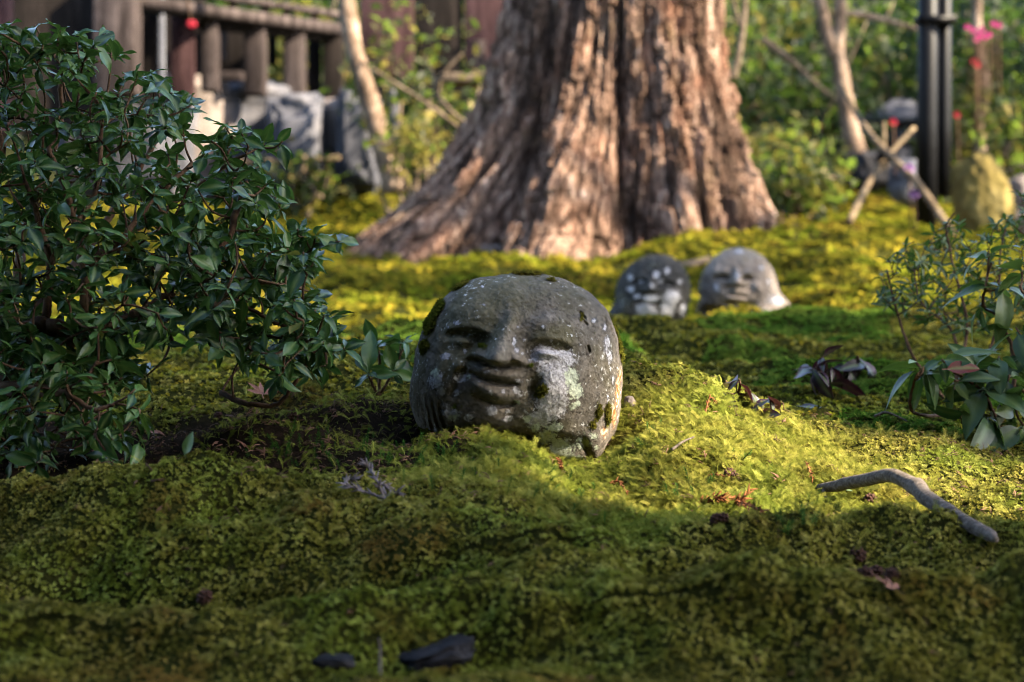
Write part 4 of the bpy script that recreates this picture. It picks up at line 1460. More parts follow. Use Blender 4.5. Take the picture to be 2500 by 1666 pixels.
def grow(root, stems, tips, twig_mat, stem_mat, rs, whorl, r_twig=(0.0022, 0.0009), stem_name='stem', sag=0.04, twig_leaf=0.0, up=0.7):
    """stems: [(control points, r0, r1)]; every tip gets a twig from the nearest wood and a whorl of leaves.
    whorl(rs) -> (count, length) ; returns leaf positions, directions, normals, lengths"""
    nodes = []
    for (ctrl, r0, r1) in stems:
        pts = curve_pts(ctrl, 6 + 5 * len(ctrl))
        mb = MB()
        wob = pts + (rs.rand(*pts.shape) - 0.5) * r0 * 0.6
        tube_geo(mb, wob, np.linspace(r0, r1, len(pts)), 9, True, rs.randint(999), 0.3)
        mb.build(stem_name, stem_mat, root)
        nodes += list(pts)
    mb = MB()
    LP, LD, LN, LL = [], [], [], []
    N = np.array(nodes)
    tips = sorted(tips, key=lambda t: np.min(np.linalg.norm(N - t, axis=1)))
    for t in tips:
        N = np.array(nodes)
        dv = t - N
        dist = np.linalg.norm(dv, axis=1)
        cost = dist * (1.25 - 0.45 * np.clip(dv[:, 2] / (dist + 1e-6), -1, 1)) + (dist < 0.025) * 0.2
        s = N[int(np.argmin(cost))]
        L = np.linalg.norm(t - s)
        mid = (s + t) / 2 + (rs.rand(3) - 0.5) * 0.25 * L - np.array([0, 0, sag * L])
        pts = curve_pts([s, mid, t], 7)
        tube_geo(mb, pts, np.linspace(r_twig[0] * min(1.4, 0.6 + L * 3), r_twig[1], 7), 5)
        nodes += [pts[2], pts[4], pts[5], pts[6]]
        ax = nrmz(nrmz(pts[-1] - pts[-3]) * 0.75 + np.array([0, 0, up]) + (rs.rand(3) - 0.5) * 0.5)
        n_, ln = whorl(rs)
        u = nrmz(np.cross(ax, [0.3, 0.8, 0.1]))
        v = np.cross(ax, u)
        for k in range(n_):
            a = 2 * math.pi * (k + rs.rand() * 0.7) / n_
            el = math.radians(rs.uniform(-30, 50))
            rd = math.cos(a) * u + math.sin(a) * v
            d = math.cos(el) * rd + math.sin(el) * ax
            LP.append(pts[-1] - ax * rs.rand() * 0.008)
            LD.append(d)
            nn = ax * math.cos(el) - rd * math.sin(el)
            LN.append(nrmz(nn + (rs.rand(3) - 0.5) * 1.1))
            LL.append(ln * (0.42 + 0.95 * rs.rand()))
        if twig_leaf and rs.rand() < twig_leaf:
            for k in range(2):
                d = nrmz((rs.rand(3) - 0.5) + np.array([0, 0, 0.2]))
                LP.append(pts[4 + k])
                LD.append(d)
                LN.append(nrmz(np.array([0, 0, 1.0]) + (rs.rand(3) - 0.5)))
                LL.append(ln * (0.6 + 0.5 * rs.rand()))
    if mb.n:
        kind(mb.build('twig', twig_mat, root), 'stuff')
    return np.array(LP), np.array(LD), np.array(LN), np.array(LL)


def tips_in(poly, dr, n, mind, rs, bias=None):
    """tips spread through the volume behind a photo outline between two distances"""
    p = np.asarray(poly, float)
    lo, hi = p.min(0), p.max(0)
    out, tries = [], 0
    while len(out) < n and tries < n * 60:
        tries += 1
        x, y = lo + rs.rand(2) * (hi - lo)
        if not in_poly(x, y, poly):
            continue
        d0, d1 = dr(x, y)
        q = W(x, y, d0 + rs.rand() * (d1 - d0))
        if q[2] < gz(q[0], q[1]) + 0.02:
            continue
        if out and np.min(np.linalg.norm(np.array(out) - q, axis=1)) < mind:
            continue
        out.append(q)
    return out


def leaf_rank(LP, LD, LN, LL, bias=1.0):
    """smaller = shows larger: near the camera and facing it"""
    v = np.array([0, 0, CAMZ]) - LP
    d = np.linalg.norm(v, axis=1)
    face = np.abs((LN * v).sum(1)) / d
    return (d - d.min()) * bias - LL * face * 6


# the big glossy bush at the left
rs = np.random.RandomState(301)
BUSH = [(-160, 60), (0, 75), (60, 95), (150, 100), (235, 95), (330, 150), (420, 215), (520, 285), (620, 330), (680, 350), (655, 400), (690, 470), (735, 560), (790, 600), (770, 640), (745, 690),
        (790, 760), (830, 850), (800, 900), (720, 940), (640, 900), (560, 830), (430, 820), (360, 880), (370, 985), (310, 1080), (190, 1100), (100, 1130), (-160, 1100)]
bb = W(60, 1090, 2.72)
bush = thing('evergreen_bush', 'large dark glossy evergreen bush with pointed leaves at the left of the head', 'bush', (bb[0], bb[1], gz(bb[0], bb[1])))


def w3(*a):
    return [W(*k) for k in a]


stems = [
    (w3((-40, 1110, 2.75), (10, 960, 2.72), (30, 820, 2.74), (-30, 640, 2.8), (-10, 380, 2.85), (-5, 220, 2.85)), 0.022, 0.006),
    (w3((15, 860, 2.72), (80, 800, 2.62), (150, 800, 2.6), (185, 830, 2.62)), 0.014, 0.009),
    (w3((185, 830, 2.62), (280, 790, 2.66), (340, 760, 2.7), (420, 715, 2.72)), 0.008, 0.005),
    (w3((205, 800, 2.6), (205, 660, 2.58), (165, 480, 2.56), (120, 360, 2.55)), 0.0065, 0.0035),
    (w3((205, 660, 2.58), (300, 580, 2.6), (360, 500, 2.62), (470, 400, 2.66)), 0.005, 0.003),
    (w3((110, 780, 2.62), (120, 650, 2.6), (90, 520, 2.6), (60, 440, 2.6)), 0.006, 0.003),
    (w3((120, 650, 2.6), (190, 540, 2.6), (240, 440, 2.62), (250, 240, 2.66)), 0.005, 0.0028),
    (w3((190, 800, 2.75), (260, 610, 2.78), (420, 655, 2.72), (540, 600, 2.7), (580, 510, 2.72), (600, 440, 2.74)), 0.009, 0.004),
    (w3((420, 655, 2.72), (500, 660, 2.68), (570, 680, 2.66), (740, 705, 2.66)), 0.004, 0.002),
    (w3((420, 655, 2.72), (520, 700, 2.68), (620, 760, 2.66), (760, 830, 2.64)), 0.004, 0.002),
    (w3((-30, 940, 2.6), (80, 945, 2.5), (150, 955, 2.45), (230, 1000, 2.42), (280, 985, 2.42)), 0.005, 0.0025),
    (w3((-30, 960, 2.6), (120, 965, 2.5), (200, 930, 2.46), (240, 880, 2.46)), 0.004, 0.002),
    (w3((540, 960, 2.8), (600, 985, 2.76), (680, 985, 2.74), (740, 900, 2.7), (800, 820, 2.7)), 0.0045, 0.002),
    (w3((30, 820, 2.74), (60, 560, 2.9), (140, 330, 2.95), (150, 160, 2.92)), 0.009, 0.003),
    (w3((30, 820, 2.74), (220, 600, 2.95), (360, 380, 2.98), (430, 260, 2.95)), 0.008, 0.003),
    (w3((260, 610, 2.85), (420, 500, 2.95), (560, 400, 2.95), (640, 360, 2.9)), 0.005, 0.002),
    (w3((420, 830, 2.8), (395, 760, 2.75), (390, 700, 2.72)), 0.003, 0.002),
]
def bush_d(x, y):
    near = 2.42 + 0.14 * sstep(100, 700, x) + 0.1 * (1 - sstep(200, 900, y))
    return near, near + 0.38
tips = tips_in(BUSH, bush_d, 680, 0.018, rs)
tips += tips_in([(400, 540), (720, 560), (800, 620), (760, 720), (830, 850), (640, 900), (420, 810)], lambda x, y: (2.5, 2.95), 110, 0.02, rs)
# sparser low right fringe over the lit ground, and sprays at the outline as in the photograph
for (px, py, d) in [(85, 60, 2.6), (15, 60, 2.6), (260, 70, 2.66), (148, 75, 2.62), (640, 355, 2.75), (690, 345, 2.72), (470, 255, 2.7), (830, 590, 2.68), (770, 575, 2.68), (735, 570, 2.68), (780, 720, 2.66), (700, 640, 2.66),
                    (810, 800, 2.66), (840, 850, 2.66), (350, 1075, 2.42), (270, 1110, 2.4), (340, 1000, 2.42), (230, 1060, 2.4), (90, 1130, 2.42), (330, 950, 2.42), (160, 930, 2.42), (760, 850, 2.64), (690, 910, 2.66), (620, 880, 2.68)]:
    tips.append(W(px, py, d))
LP, LD, LN, LL = grow(bush, stems, tips, M['twig'], M['twig'], rs, lambda r: (r.randint(4, 8), 0.034), (0.0026, 0.0011), 'stem', 0.03, 0.3)
HOLLY = [leaf_mesh('holly_leaf', M['leaf_holly'], 0.38 + 0.05 * (k % 3), 0.3 + .1 * (k % 2), 0.1 + 0.17 * (k % 4), 0.05, 500 + k) for k in range(6)]
mats = leaf_mats(LP, LD, LN, LL)
place_leaves(bush, HOLLY, mats, RS.randint(0, 6, len(LP)), M['leaf_holly'], 300, leaf_rank(LP, LD, LN, LL), leaf_mesh('old_leaf', M['leaf_old'], .4, .35, .3, .06, 509))

# the low sprig between bush and head
g0 = ground_at(925, 975)
spr = thing('seedling_sprig', 'small dark green leafy sprig tucked between the bush and the big head', 'plant', g0)
rs = np.random.RandomState(302)
dS = float(g0[1])
st = [([g0 - [0, 0, .01], W(928, 900, dS), W(925, 855, dS)], 0.003, 0.0018), ([g0, W(965, 900, dS), W(985, 850, dS)], 0.0025, 0.0015), ([g0, W(905, 930, dS - .03), W(900, 915, dS - .05)], 0.0025, 0.0015)]
LP, LD, LN, LL = grow(spr, st, [W(922, 850, dS), W(985, 830, dS), W(900, 910, dS - .05), W(960, 905, dS - .03), W(1000, 880, dS + .03)], M['twig'], M['twig'], rs, lambda r: (6, 0.055))
# one blade standing upright
LP = np.concatenate([LP, [W(918, 850, dS)]]); LD = np.concatenate([LD, [nrmz([-0.35, -0.2, 1])]]); LN = np.concatenate([LN, [nrmz([0.2, -1, -0.2])]]); LL = np.concatenate([LL, [0.05]])
place_leaves(spr, HOLLY, leaf_mats(LP, LD, LN, LL), RS.randint(0, 6, len(LP)), M['leaf_holly'], 300)

# right: fine-leaved shrub
rs = np.random.RandomState(303)
fb = ground_at(2330, 985)
dF = float(fb[1])
fine = thing('fine_leaved_shrub', 'wiry shrub with tiny narrow leaves at the right edge against sunlit moss', 'shrub', fb)
st = [([fb - [0, 0, .02], W(2235, 880, dF), W(2190, 760, dF + .02), W(2165, 660, dF + .03)], 0.0036, 0.0016),
      ([fb, W(2330, 820, dF + .05), W(2250, 740, dF + .08), W(2230, 650, dF + .1)], 0.0032, 0.0014),
      ([fb, W(2360, 800, dF + .05), W(2330, 660, dF + .1), W(2310, 560, dF + .1), W(2330, 520, dF + .1)], 0.0032, 0.0014),
      ([fb, W(2430, 820, dF + .05), W(2440, 640, dF + .1), W(2460, 540, dF + .1)], 0.0032, 0.0014),
      ([fb, W(2480, 860, dF), W(2540, 700, dF + .05), W(2500, 500, dF + .1)], 0.0032, 0.0014)]
FINE = [(2150, 650), (2200, 600), (2290, 560), (2360, 520), (2420, 545), (2500, 480), (2560, 520), (2560, 800), (2400, 800), (2260, 800), (2150, 730), (2120, 700)]
tips = tips_in(FINE, lambda x, y: (dF - .05, dF + .28), 180, 0.018, rs)
tips += [W(2150, 725, dF), W(2165, 745, dF), W(2170, 635, dF), W(2190, 640, dF), W(2245, 640, dF), W(2320, 540, dF + .1), W(2380, 590, dF + .1), W(2455, 530, dF + .1), W(2490, 470, dF + .1), W(2280, 610, dF + .1)]
LP, LD, LN, LL = grow(fine, st, tips, M['twig'], M['twig'], rs, lambda r: (r.randint(5, 8), 0.023), (0.0016, 0.0007), 'stem', 0.03, 0.6, 0.9)
SMALL = [leaf_mesh('small_leaf', M['leaf_fine'], 0.3, 0.3, 0.2, 0.02, 520 + k, 4) for k in range(3)]
place_leaves(fine, SMALL, leaf_mats(LP, LD, LN, LL), RS.randint(0, 3, len(LP)), M['leaf_fine'], 300, leaf_rank(LP, LD, LN, LL))

# right: large-leaved shrub
rs = np.random.RandomState(304)
lb = ground_at(2440, 1050)
dL = float(lb[1])
bigl = thing('large_leaved_shrub', 'low shrub with big oval drooping leaves and one red leaf at the right edge', 'shrub', lb)
st = [([lb - [0, 0, .02], W(2380, 985, dL), W(2370, 930, dL), W(2375, 905, dL)], 0.004, 0.003),
      ([lb, W(2400, 960, dL - .03), W(2320, 900, dL - .05), W(2300, 880, dL - .06)], 0.0035, 0.002),
      ([lb + [.1, 0, 0], W(2500, 955, dL), W(2430, 945, dL - .02), W(2375, 905, dL - .03)], 0.0038, 0.002),
      ([lb, W(2480, 900, dL + .05), W(2440, 780, dL + .05), W(2400, 740, dL + .05), W(2420, 640, dL + .05)], 0.004, 0.002),
      ([lb + [.1, 0, 0], W(2540, 880, dL), W(2520, 760, dL), W(2490, 700, dL)], 0.004, 0.002),
      ([fb * 0.5 + lb * 0.5, W(2235, 1010, dL - .02), W(2230, 940, dL - .05), W(2250, 900, dL - .05)], 0.003, 0.002)]
tips = w3((2300, 878, dL - .06), (2255, 895, dL - .05), (2380, 890, dL - .03), (2415, 625, dL + .05), (2395, 745, dL + .05), (2450, 700, dL + .04), (2495, 660, dL + .02), (2480, 800, dL), (2500, 860, dL), (2440, 870, dL - .03),
          (2400, 950, dL - .05), (2450, 975, dL - .06), (2360, 1010, dL - .06), (2480, 1000, dL - .06), (2420, 1015, dL - .08), (2520, 920, dL), (2540, 760, dL), (2330, 930, dL - .06), (2465, 915, dL - .06), (2500, 1040, dL - .08))
LP, LD, LN, LL = grow(bigl, st, tips, M['twig'], M['twig'], rs, lambda r: (r.randint(4, 7), 0.068), (0.003, 0.0016), 'stem', 0.03, 0.2, 0.45)
LD[:, 2] -= 0.35
BIG = [leaf_mesh('big_leaf', M['leaf_big'], 0.42, 0.25, 0.3 + .1 * k, 0.02, 540 + k, 8) for k in range(4)]
place_leaves(bigl, BIG, leaf_mats(LP, LD, LN, LL), RS.randint(0, 4, len(LP)), M['leaf_big'], 300)
rl = leaf_mesh('red_leaf', M['leaf_red'], 0.36, 0.3, 0.2, 0.02, 560, 8)
o = obj('leaf', rl, None, bigl)
o.matrix_basis = Matrix(leaf_mats(np.array([W(2300, 903, dL - .1)]), np.array([[1.0, 0.1, 0.12]]), np.array([[0.1, -0.8, 0.6]]), [0.065])[0].tolist())
o['label'] = 'single red leaf'

# purple seedlings in the shaded moss
rs = np.random.RandomState(305)
PURP = [leaf_mesh('purple_leaf', M['leaf_purple'], 0.42, 0.3, 0.45 + .1 * k, 0.02, 570 + k, 6) for k in range(3)]
for (bx, by, tx, ty, L, n_, lab) in [
        (1792, 985, 1805, 925, .050, 7, 'purple-leaved seedling nearest the big head, one leaf catching blue sky light'),
        (1888, 1008, 1880, 975, .042, 6, 'low purple seedling with splayed leaves, between two taller ones'),
        (2015, 965, 2008, 872, .055, 9, 'tallest dark purple seedling with a flat top leaf, in shaded moss'),
        (2092, 930, 2095, 868, .055, 7, 'wine-red seedling nearest the right-hand shrub')]:
    g = ground_at(bx, by)
    d = float(g[1])
    t = thing('purple_seedling', lab, 'plant', g, 'purple seedlings in the moss')
    top = W(tx, ty, d)
    tips = [top, top + [0.018, 0.01, -0.018], top + [-0.02, -0.01, -0.02]] + ([top + [0.01, 0, -.045]] if n_ > 7 else [])
    LP, LD, LN, LL = grow(t, [([g - [0, 0, .01], (g + top) / 2 + [.004, 0, 0], top], 0.0022, 0.0014)], tips, M['twig'], M['twig'], rs, lambda r: (max(3, n_ // 2), L), (0.0016, 0.001), 'stem', 0.0, 0.3, 0.6)
    LD[:, 2] -= 0.35
    place_leaves(t, PURP, leaf_mats(LP, LD, LN, LL), RS.randint(0, 3, len(LP)), M['leaf_purple'], 300)


# ------------------------------------------------------------------ fallen things
def lay_leaf(name, lab, px, py, L, dirv, mesh, cat='leaf', lift=0.012, grp=None):
    g = ground_at(px, py)
    o = obj(name, mesh)
    o.matrix_basis = Matrix(leaf_mats(np.array([g + [0, 0, lift]]), np.array([dirv]), np.array([[0.1, -0.25, 1.0]]), [L])[0].tolist())
    return tag(o, lab, cat, grp)


lay_leaf('fallen_leaf', 'single purple leaf lying on moss below the purple seedlings', 1945, 1013, .05, [1.0, -.1, 0.0], leaf_mesh('fallen_purple_leaf', M['leaf_purple'], .42, .2, .1, .02, 590))
lay_leaf('fallen_leaf', 'small green leaf standing among dark litter under the bush', 450, 1125, .035, [.25, 0, 1.0], leaf_mesh('fallen_green_leaf', M['leaf_big'], .42, .2, .1, .02, 591), lift=0.0)
lay_leaf('fallen_leaf', 'pale brown curled leaf in litter under the bush', 350, 1075, .035, [1.0, .1, .05], leaf_mesh('fallen_brown_leaf', M['deadleaf'], .4, .4, .3, .05, 592))


def maple(name, mat, seed):
    """a dry five-lobed leaf"""
    mb = MB()
    r = np.random.RandomState(seed)
    for k in range(5):
        a = math.radians(-80 + 40 * k)
        d = np.array([math.sin(a), math.cos(a), 0.25 * r.rand()])
        s = np.array([math.cos(a), -math.sin(a), 0])
        L = (0.75, 0.95, 1.0, 0.95, 0.75)[k]
        mb.add([[0, 0, 0], d * L * .45 + s * .14 + [0, 0, .1 * r.rand()], d * L, d * L * .45 - s * .14 + [0, 0, .1 * r.rand()], d * L * .45 + [0, 0, -.04]], [(0, 1, 2, 4), (0, 4, 2, 3)])
    mb.add([[-.02, 0, 0], [.02, 0, 0], [.015, -.5, .1], [-.015, -.5, .1]], [(0, 1, 2, 3)])
    return mb.mesh(name, False)


for (px, py, L, rz, lab) in [(2180, 1478, .024, 1.0, 'pinkish dry lobed leaf on the foreground moss at the lower right'), (640, 985, .035, .3, 'brown dry lobed leaf on litter beneath the right side of the bush')]:
    g = ground_at(px, py)
    o = obj('fallen_maple_leaf', maple('maple_leaf', M['deadleaf'], 3), M['deadleaf'])
    o.location = g + [0, 0, .012]
    o.scale = (L, L, L)
    o.rotation_euler = (.5, .1, rz)
    tag(o, lab, 'leaf')


def cone_mesh(seed):
    mb = MB()
    v, f = icosphere(2)
    mb.add(v * 0.72, None, f)
    r = np.random.RandomState(seed)
    n = 30
    for k in range(n):
        z = 1 - 2 * (k + .5) / n
        a = k * 2.39996
        s = math.sqrt(1 - z * z)
        d = np.array([s * math.cos(a), s * math.sin(a), z])
        u = nrmz(np.cross(d, [0.1, 0.2, 1]))
        w = np.cross(d, u)
        q = .26
        mb.add([d * .6 + u * q * .7 + w * q * .7, d * .6 - u * q * .7 + w * q * .7, d * .6 - u * q * .7 - w * q * .7, d * .6 + u * q * .7 - w * q * .7,
                d * 1.0 + u * q + w * q * .6, d * 1.0 - u * q + w * q * .6, d * 1.02 - u * q * .8 - w * q * .5, d * 1.02 + u * q * .8 - w * q * .5, d * 1.2 + w * .1],
               [(0, 1, 5, 4), (1, 2, 6, 5), (2, 3, 7, 6), (3, 0, 4, 7)], [(4, 5, 8), (5, 6, 8), (6, 7, 8), (7, 4, 8)])
    return mb.mesh('cone', False)


CONE = [cone_mesh(k) for k in range(2)]
for m_ in CONE:
    m_.materials.append(M['cone'])
for (px, py, s, lab) in [
        (1562, 1050, .011, 'small brown cone on bright moss close to the right of the big head'),
        (1782, 1172, .012, 'brown cone amid the bright mound moss, upper of a joined pair'), (1793, 1188, .011, 'brown cone amid the bright mound moss, lower of a joined pair'),
        (1652, 1216, .010, 'brown cone beside an upright haircap sprig left of the rusty frond'),
        (1749, 1284, .010, 'left of two touching dark cones below the rusty frond'), (1764, 1284, .010, 'right of two touching dark cones below the rusty frond'),
        (2125, 1240, .013, 'reddish brown cone in moss under the curved stick'),
        (2094, 1372, .013, 'dark cone alone on shaded foreground moss below the curved stick'),
        (2112, 1412, .012, 'dark cone at the left end of a dark cluster on foreground moss'), (2140, 1408, .010, 'middle dark cone of a dark cluster on foreground moss'), (2176, 1418, .011, 'glinting dark cone at the right end of a dark cluster on foreground moss'),
        (1026, 1058, .010, 'dark cone at the lower left foot of the big head'), (1098, 1065, .010, 'brown cone in front of the big head under its chin'),
        (1470, 1175, .010, 'brown cone just below the neck of the big head'), (715, 1030, .012, 'round dark cone in litter right of the bush'), (533, 1025, .010, 'reddish cone in dark litter under the bush'), (500, 1472, .012, 'dark cone in the hollow of the left foreground moss')]:
    g = ground_at(px, py)
    s *= .68
    o = obj('cedar_cone', CONE[rnd.randint(0, 1)])
    o.location = g + [0, 0, s * .45]
    o.scale = (s, s, s * 1.1)
    o.rotation_euler = (rnd.uniform(-1, 1), rnd.uniform(-1, 1), rnd.uniform(0, 6))
    tag(o, lab, 'cone', 'cedar cones on the moss')


def frond(name, lab, shoots, mat, nl=0.010, nr=0.0011, seed=0, cat='twig', step=0.0028):
    """a dry cedar spray: shoots thick with short pointed needles"""
    r = np.random.RandomState(seed)
    allp = np.concatenate([np.asarray(s[0]) for s in shoots])
    c = allp.mean(0)
    t = thing(name, lab, cat, (c[0], c[1], allp[:, 2].min()))
    for (ctrl, r0, needles) in shoots:
        mb = MB()
        pts = curve_pts(ctrl, 16)
        tube_geo(mb, pts, np.linspace(r0, r0 * .5, 16), 6)
        L = np.linalg.norm(np.diff(pts, axis=0), axis=1).sum()
        if needles:
            n = int(L / step)
            for k in range(n):
                u = (k + r.rand()) / n
                p = pts[min(15, int(u * 15))] * (1 - (u * 15) % 1) + pts[min(15, int(u * 15) + 1)] * ((u * 15) % 1)
                T = nrmz(pts[min(15, int(u * 15) + 1)] - pts[max(0, int(u * 15) - 1)])
                a = k * 2.4
                U = nrmz(np.cross(T, [0.2, 0.9, 0.3]))
                V = np.cross(T, U)
                d = nrmz(T * 0.9 + (math.cos(a) * U + math.sin(a) * V) * 0.75)
                e = p + d * nl * (0.7 + .5 * r.rand()) + T * nl * .2
                tube_geo(mb, [p, (p + e) / 2 + d * nl * .05, e], [nr, nr * .9, nr * .2], 4)
        mb.build('shoot', mat, t)
    return t


gf = ground_at(905, 1215)
dg_ = float(gf[1])
def lift(px, py, d=dg_):
    return W(px, py, d)
frond('dead_cedar_sprig', 'grey withered cedar sprig lying on the left foreground moss crest', [
    (w3((972, 1244, dg_ - .025 - .03), (945, 1228, dg_ - .025 - .02), (935, 1210, dg_ - .025), (922, 1178, dg_ - .025), (905, 1148, dg_ - .025 + .02), (893, 1133, dg_ - .025 + .02)), .0022, True),
    (w3((935, 1216, dg_ - .025 - .01), (905, 1206, dg_ - .025), (870, 1193, dg_ - .025), (842, 1184, dg_ - .025), (850, 1172, dg_ - .025 + .01), (868, 1170, dg_ - .025 + .01)), .0018, True),
    (w3((945, 1224, dg_ - .025 - .02), (950, 1208, dg_ - .025 - .02), (962, 1204, dg_ - .025 - .02), (978, 1202, dg_ - .025 - .02)), .0018, True),
    (w3((918, 1188, dg_ - .025 + .01), (930, 1184, dg_ - .025 + .02), (952, 1190, dg_ - .025 + .02)), .0014, True)], M['greyfrond'], .011, .0012, 1)
ge = ground_at(1770, 1262)
de = float(ge[1])
def gl(px, py, h=0.006):
    q = ground_at(px, py)
    return q + [0, 0, h]
frond('dead_cedar_frond', 'rusty-brown dead cedar frond lying flat across the foot of the bright moss', [([gl(1692, 1252, .01), gl(1750, 1254, .014), gl(1800, 1262, .014), gl(1862, 1270, .01)], .0018, True), ([gl(1790, 1262, .012), gl(1815, 1256, .02), gl(1830, 1250, .022)], .0014, True)], M['rustfrond'], .012, .0012, 2)
for k, (a, b, c_, lab) in enumerate([((1488, 1206), (1510, 1218), (1532, 1230), 'thin dark rusty twig on moss below the neck of the big head'), ((1728, 1188), (1745, 1196), (1772, 1202), 'short orange twig in the middle of the bright moss'),
                                    ((1968, 1160), (1975, 1178), (1984, 1195), 'orange twig upright at the left end of the curved stick'), ((1722, 1030), (1732, 1025), (1745, 1015), 'orange forked twig on the crest of the bright mound'),
                                    ((1362, 1150), (1368, 1160), (1370, 1172), 'red-brown twig hanging below the chin of the big head')]):
    frond('rusty_twig', lab, [([gl(*a, .012), gl(*b, .016), gl(*c_, .012)], .0013, True)], M['rustfrond'], .006, .0009, 10 + k)
frond('grey_twig', 'short pale grey twig lying on the bright moss mound', [([gl(1640, 1125, .01), gl(1665, 1115, .016), gl(1694, 1104, .02)], .0022, False)], M['stick'], seed=20)
frond('grey_twig', 'white lichened twig lying before the right-hand shrub', [([gl(2135, 1034, .01), gl(2165, 1042, .012), gl(2215, 1055, .01)], .003, False)], M['stick'], seed=21)
frond('mauve_twig', 'short upright mauve twig by the dark slate in the foreground', [([gl(928, 1655, 0), gl(928, 1655, .012), gl(928, 1655, .030), W(924, 1560, ground_at(928, 1655)[1])], .0016, False)], M['greyfrond'], seed=22)

# the curved stick
sa, sb = ground_at(2010, 1196), ground_at(2430, 1318)
da, db = float(sa[1]), float(sb[1])
sp = [(2000, 1192), (2060, 1183), (2130, 1168), (2185, 1164), (2225, 1182), (2262, 1220), (2310, 1255), (2362, 1284), (2405, 1306), (2435, 1320)]
ctrl = [W(px, py - (6 if 2250 < px < 2420 else 0), da + (db - da) * ((px - 2000) / 435.0) - (.02 if px > 2250 else 0)) for px, py in sp]
sc_ = (ctrl[0] + ctrl[-1]) / 2
stick = thing('curved_stick', 'bent bare grey stick lying arched on the moss at the right', 'stick', (sc_[0], sc_[1], gz(sc_[0], sc_[1])))
pts = curve_pts(ctrl, 70)
rad = np.interp(np.linspace(0, 1, 70), [0, .1, .4, .48, .7, .93, 1], [.0050, .0078, .0090, .0100, .0092, .0072, .0030])
mb = MB()
tube_geo(mb, pts + np.stack([fbm(pts * 45 + 9 * k, 2, 4 + k) - .5 for k in range(3)], 1) * .004, rad * (1 + .16 * (fbm(pts * 14, 2, 9) - .5) + .16 * np.exp(-((np.arange(70) - 33) / 2.2) ** 2) + .12 * np.exp(-((np.arange(70) - 52) / 1.6) ** 2)), 24, True, 4, .04)
mb.build('wood', M['stick'], stick)
mb = MB()
tube_geo(mb, curve_pts([pts[2] + [0, 0, 0], pts[2] + [-.004, -.01, -.006], pts[2] + [.0, -.018, -.016]], 5), np.linspace(.004, .0015, 5), 6)
mb.build('stub', M['stick'], stick)
ll = leaf_mesh('stick_leaf', M['leaf_big'], .35, .2, .2, .02, 595, 5)
for k, (px, py, dx) in enumerate([(2025, 1193, 1), (2052, 1195, 1.0), (2012, 1205, -.3)]):
    o = obj('seedling_leaf', ll)
    o.matrix_basis = Matrix(leaf_mats(np.array([W(px, py, da - .03)]), np.array([[dx, -.1, 0.05 - .3 * (k == 2)]]), np.array([[0, -.4, 1]]), [.016])[0].tolist())
    tag(o, ['small green leaf beside the stub at the left end of the curved stick', 'second small green leaf along the left end of the curved stick', 'lowest small green leaf under the left end of the curved stick'][k], 'leaf', 'small leaves at the stick')


# rocks
def rock(name, lab, c, half, mat, seed, sub=5, boxy=0.6, amp=0.16, freq=1.6, rot=0.0, group=None, tilt=0.0, cat='rock', taper=0.0):
    v, f = icosphere(sub)
    p = np.sign(v) * np.abs(v) ** boxy
    n1 = fbm(v * freq + seed * 3.1, 4, seed) - .5
    nn = np.abs(fbm(v * freq * 2.3 + seed, 3, seed + 5) - .5)
    p = p * (1 + amp * 2 * n1 - amp * nn)[:, None] * np.asarray(half)
    p[:, :2] *= (1 - taper * p[:, 2:3] / half[2])
    c_, s_ = math.cos(rot), math.sin(rot)
    p = np.stack([p[:, 0] * c_ - p[:, 1] * s_, p[:, 0] * s_ + p[:, 1] * c_, p[:, 2]], 1)
    c_, s_ = math.cos(tilt), math.sin(tilt)
    p = np.stack([p[:, 0] * c_ - p[:, 2] * s_, p[:, 1], p[:, 0] * s_ + p[:, 2] * c_], 1)
    o = obj(name, smooth(mesh_np(name, p, f)), mat)
    o.location = c
    return tag(o, lab, cat, group)


g = ground_at(1060, 1590)
rock('slate_rock', 'dark blue-grey slate half sunk in the foreground moss', W(1055, 1600, g[1] + .03), (.042, .036, .013), M['slate'], 5, 5, .7, .3, 1.8, .2, None, .25)
g = ground_at(815, 1615)
rock('slate_rock', 'small dark slate chip left of the larger slate, nearly buried in moss', W(815, 1616, g[1] + .02), (.02, .015, .007), M['slate'], 6, 4, .7, .28, 2.0, .1)
g = ground_at(1538, 1000)
rock('pebble_stone', 'small pale stone against the right foot of the big head', W(1540, 990, 2.86), (.009, .01, .015), M['rock_pale'], 8, 4, .9, .2, 2.0, .1, None, .3, 'stone')

# dry needles and bits in the litter
LIT = []
for k in range(3):
    r_ = np.random.RandomState(900 + k)
    mb = MB()
    for q in range(4):
        a = r_.rand() * 6.28
        p0 = np.array([r_.rand() - .5, r_.rand() - .5, .05 + .1 * r_.rand()])
        p1 = p0 + np.array([math.cos(a), math.sin(a), .25 * r_.randn()]) * .6
        tube_geo(mb, [p0, (p0 + p1) / 2 + [0, 0, .08], p1], [.035, .03, .015], 4)
    LIT.append(proto('litter_bits', mb, M['deadleaf'] if k == 0 else M['twig']))
rs = np.random.RandomState(906)
x = -1.1 + rs.rand(4200) * 1.5
y = 2.15 + rs.rand(4200) * 0.95
k = rs.rand(len(x)) < soil_mask(x, y) * 0.4 + 0.02
x, y = x[k], y[k]
scatter('needle_litter', np.stack([x, y, ground_z(x, y) + .002], 1), eulers(ground_normals(x, y), .8, rs), .02 * (.4 + rs.rand(len(x))), LIT)
x = -.1 + rs.rand(260) * .85
y = 2.2 + rs.rand(260) * .75
scatter('scattered_needles', np.stack([x, y, ground_z(x, y) + .008], 1), eulers(ground_normals(x, y), .8, rs), .016 * (.4 + rs.rand(len(x))), LIT)
x = (rs.rand(900) - .5) * 1.6
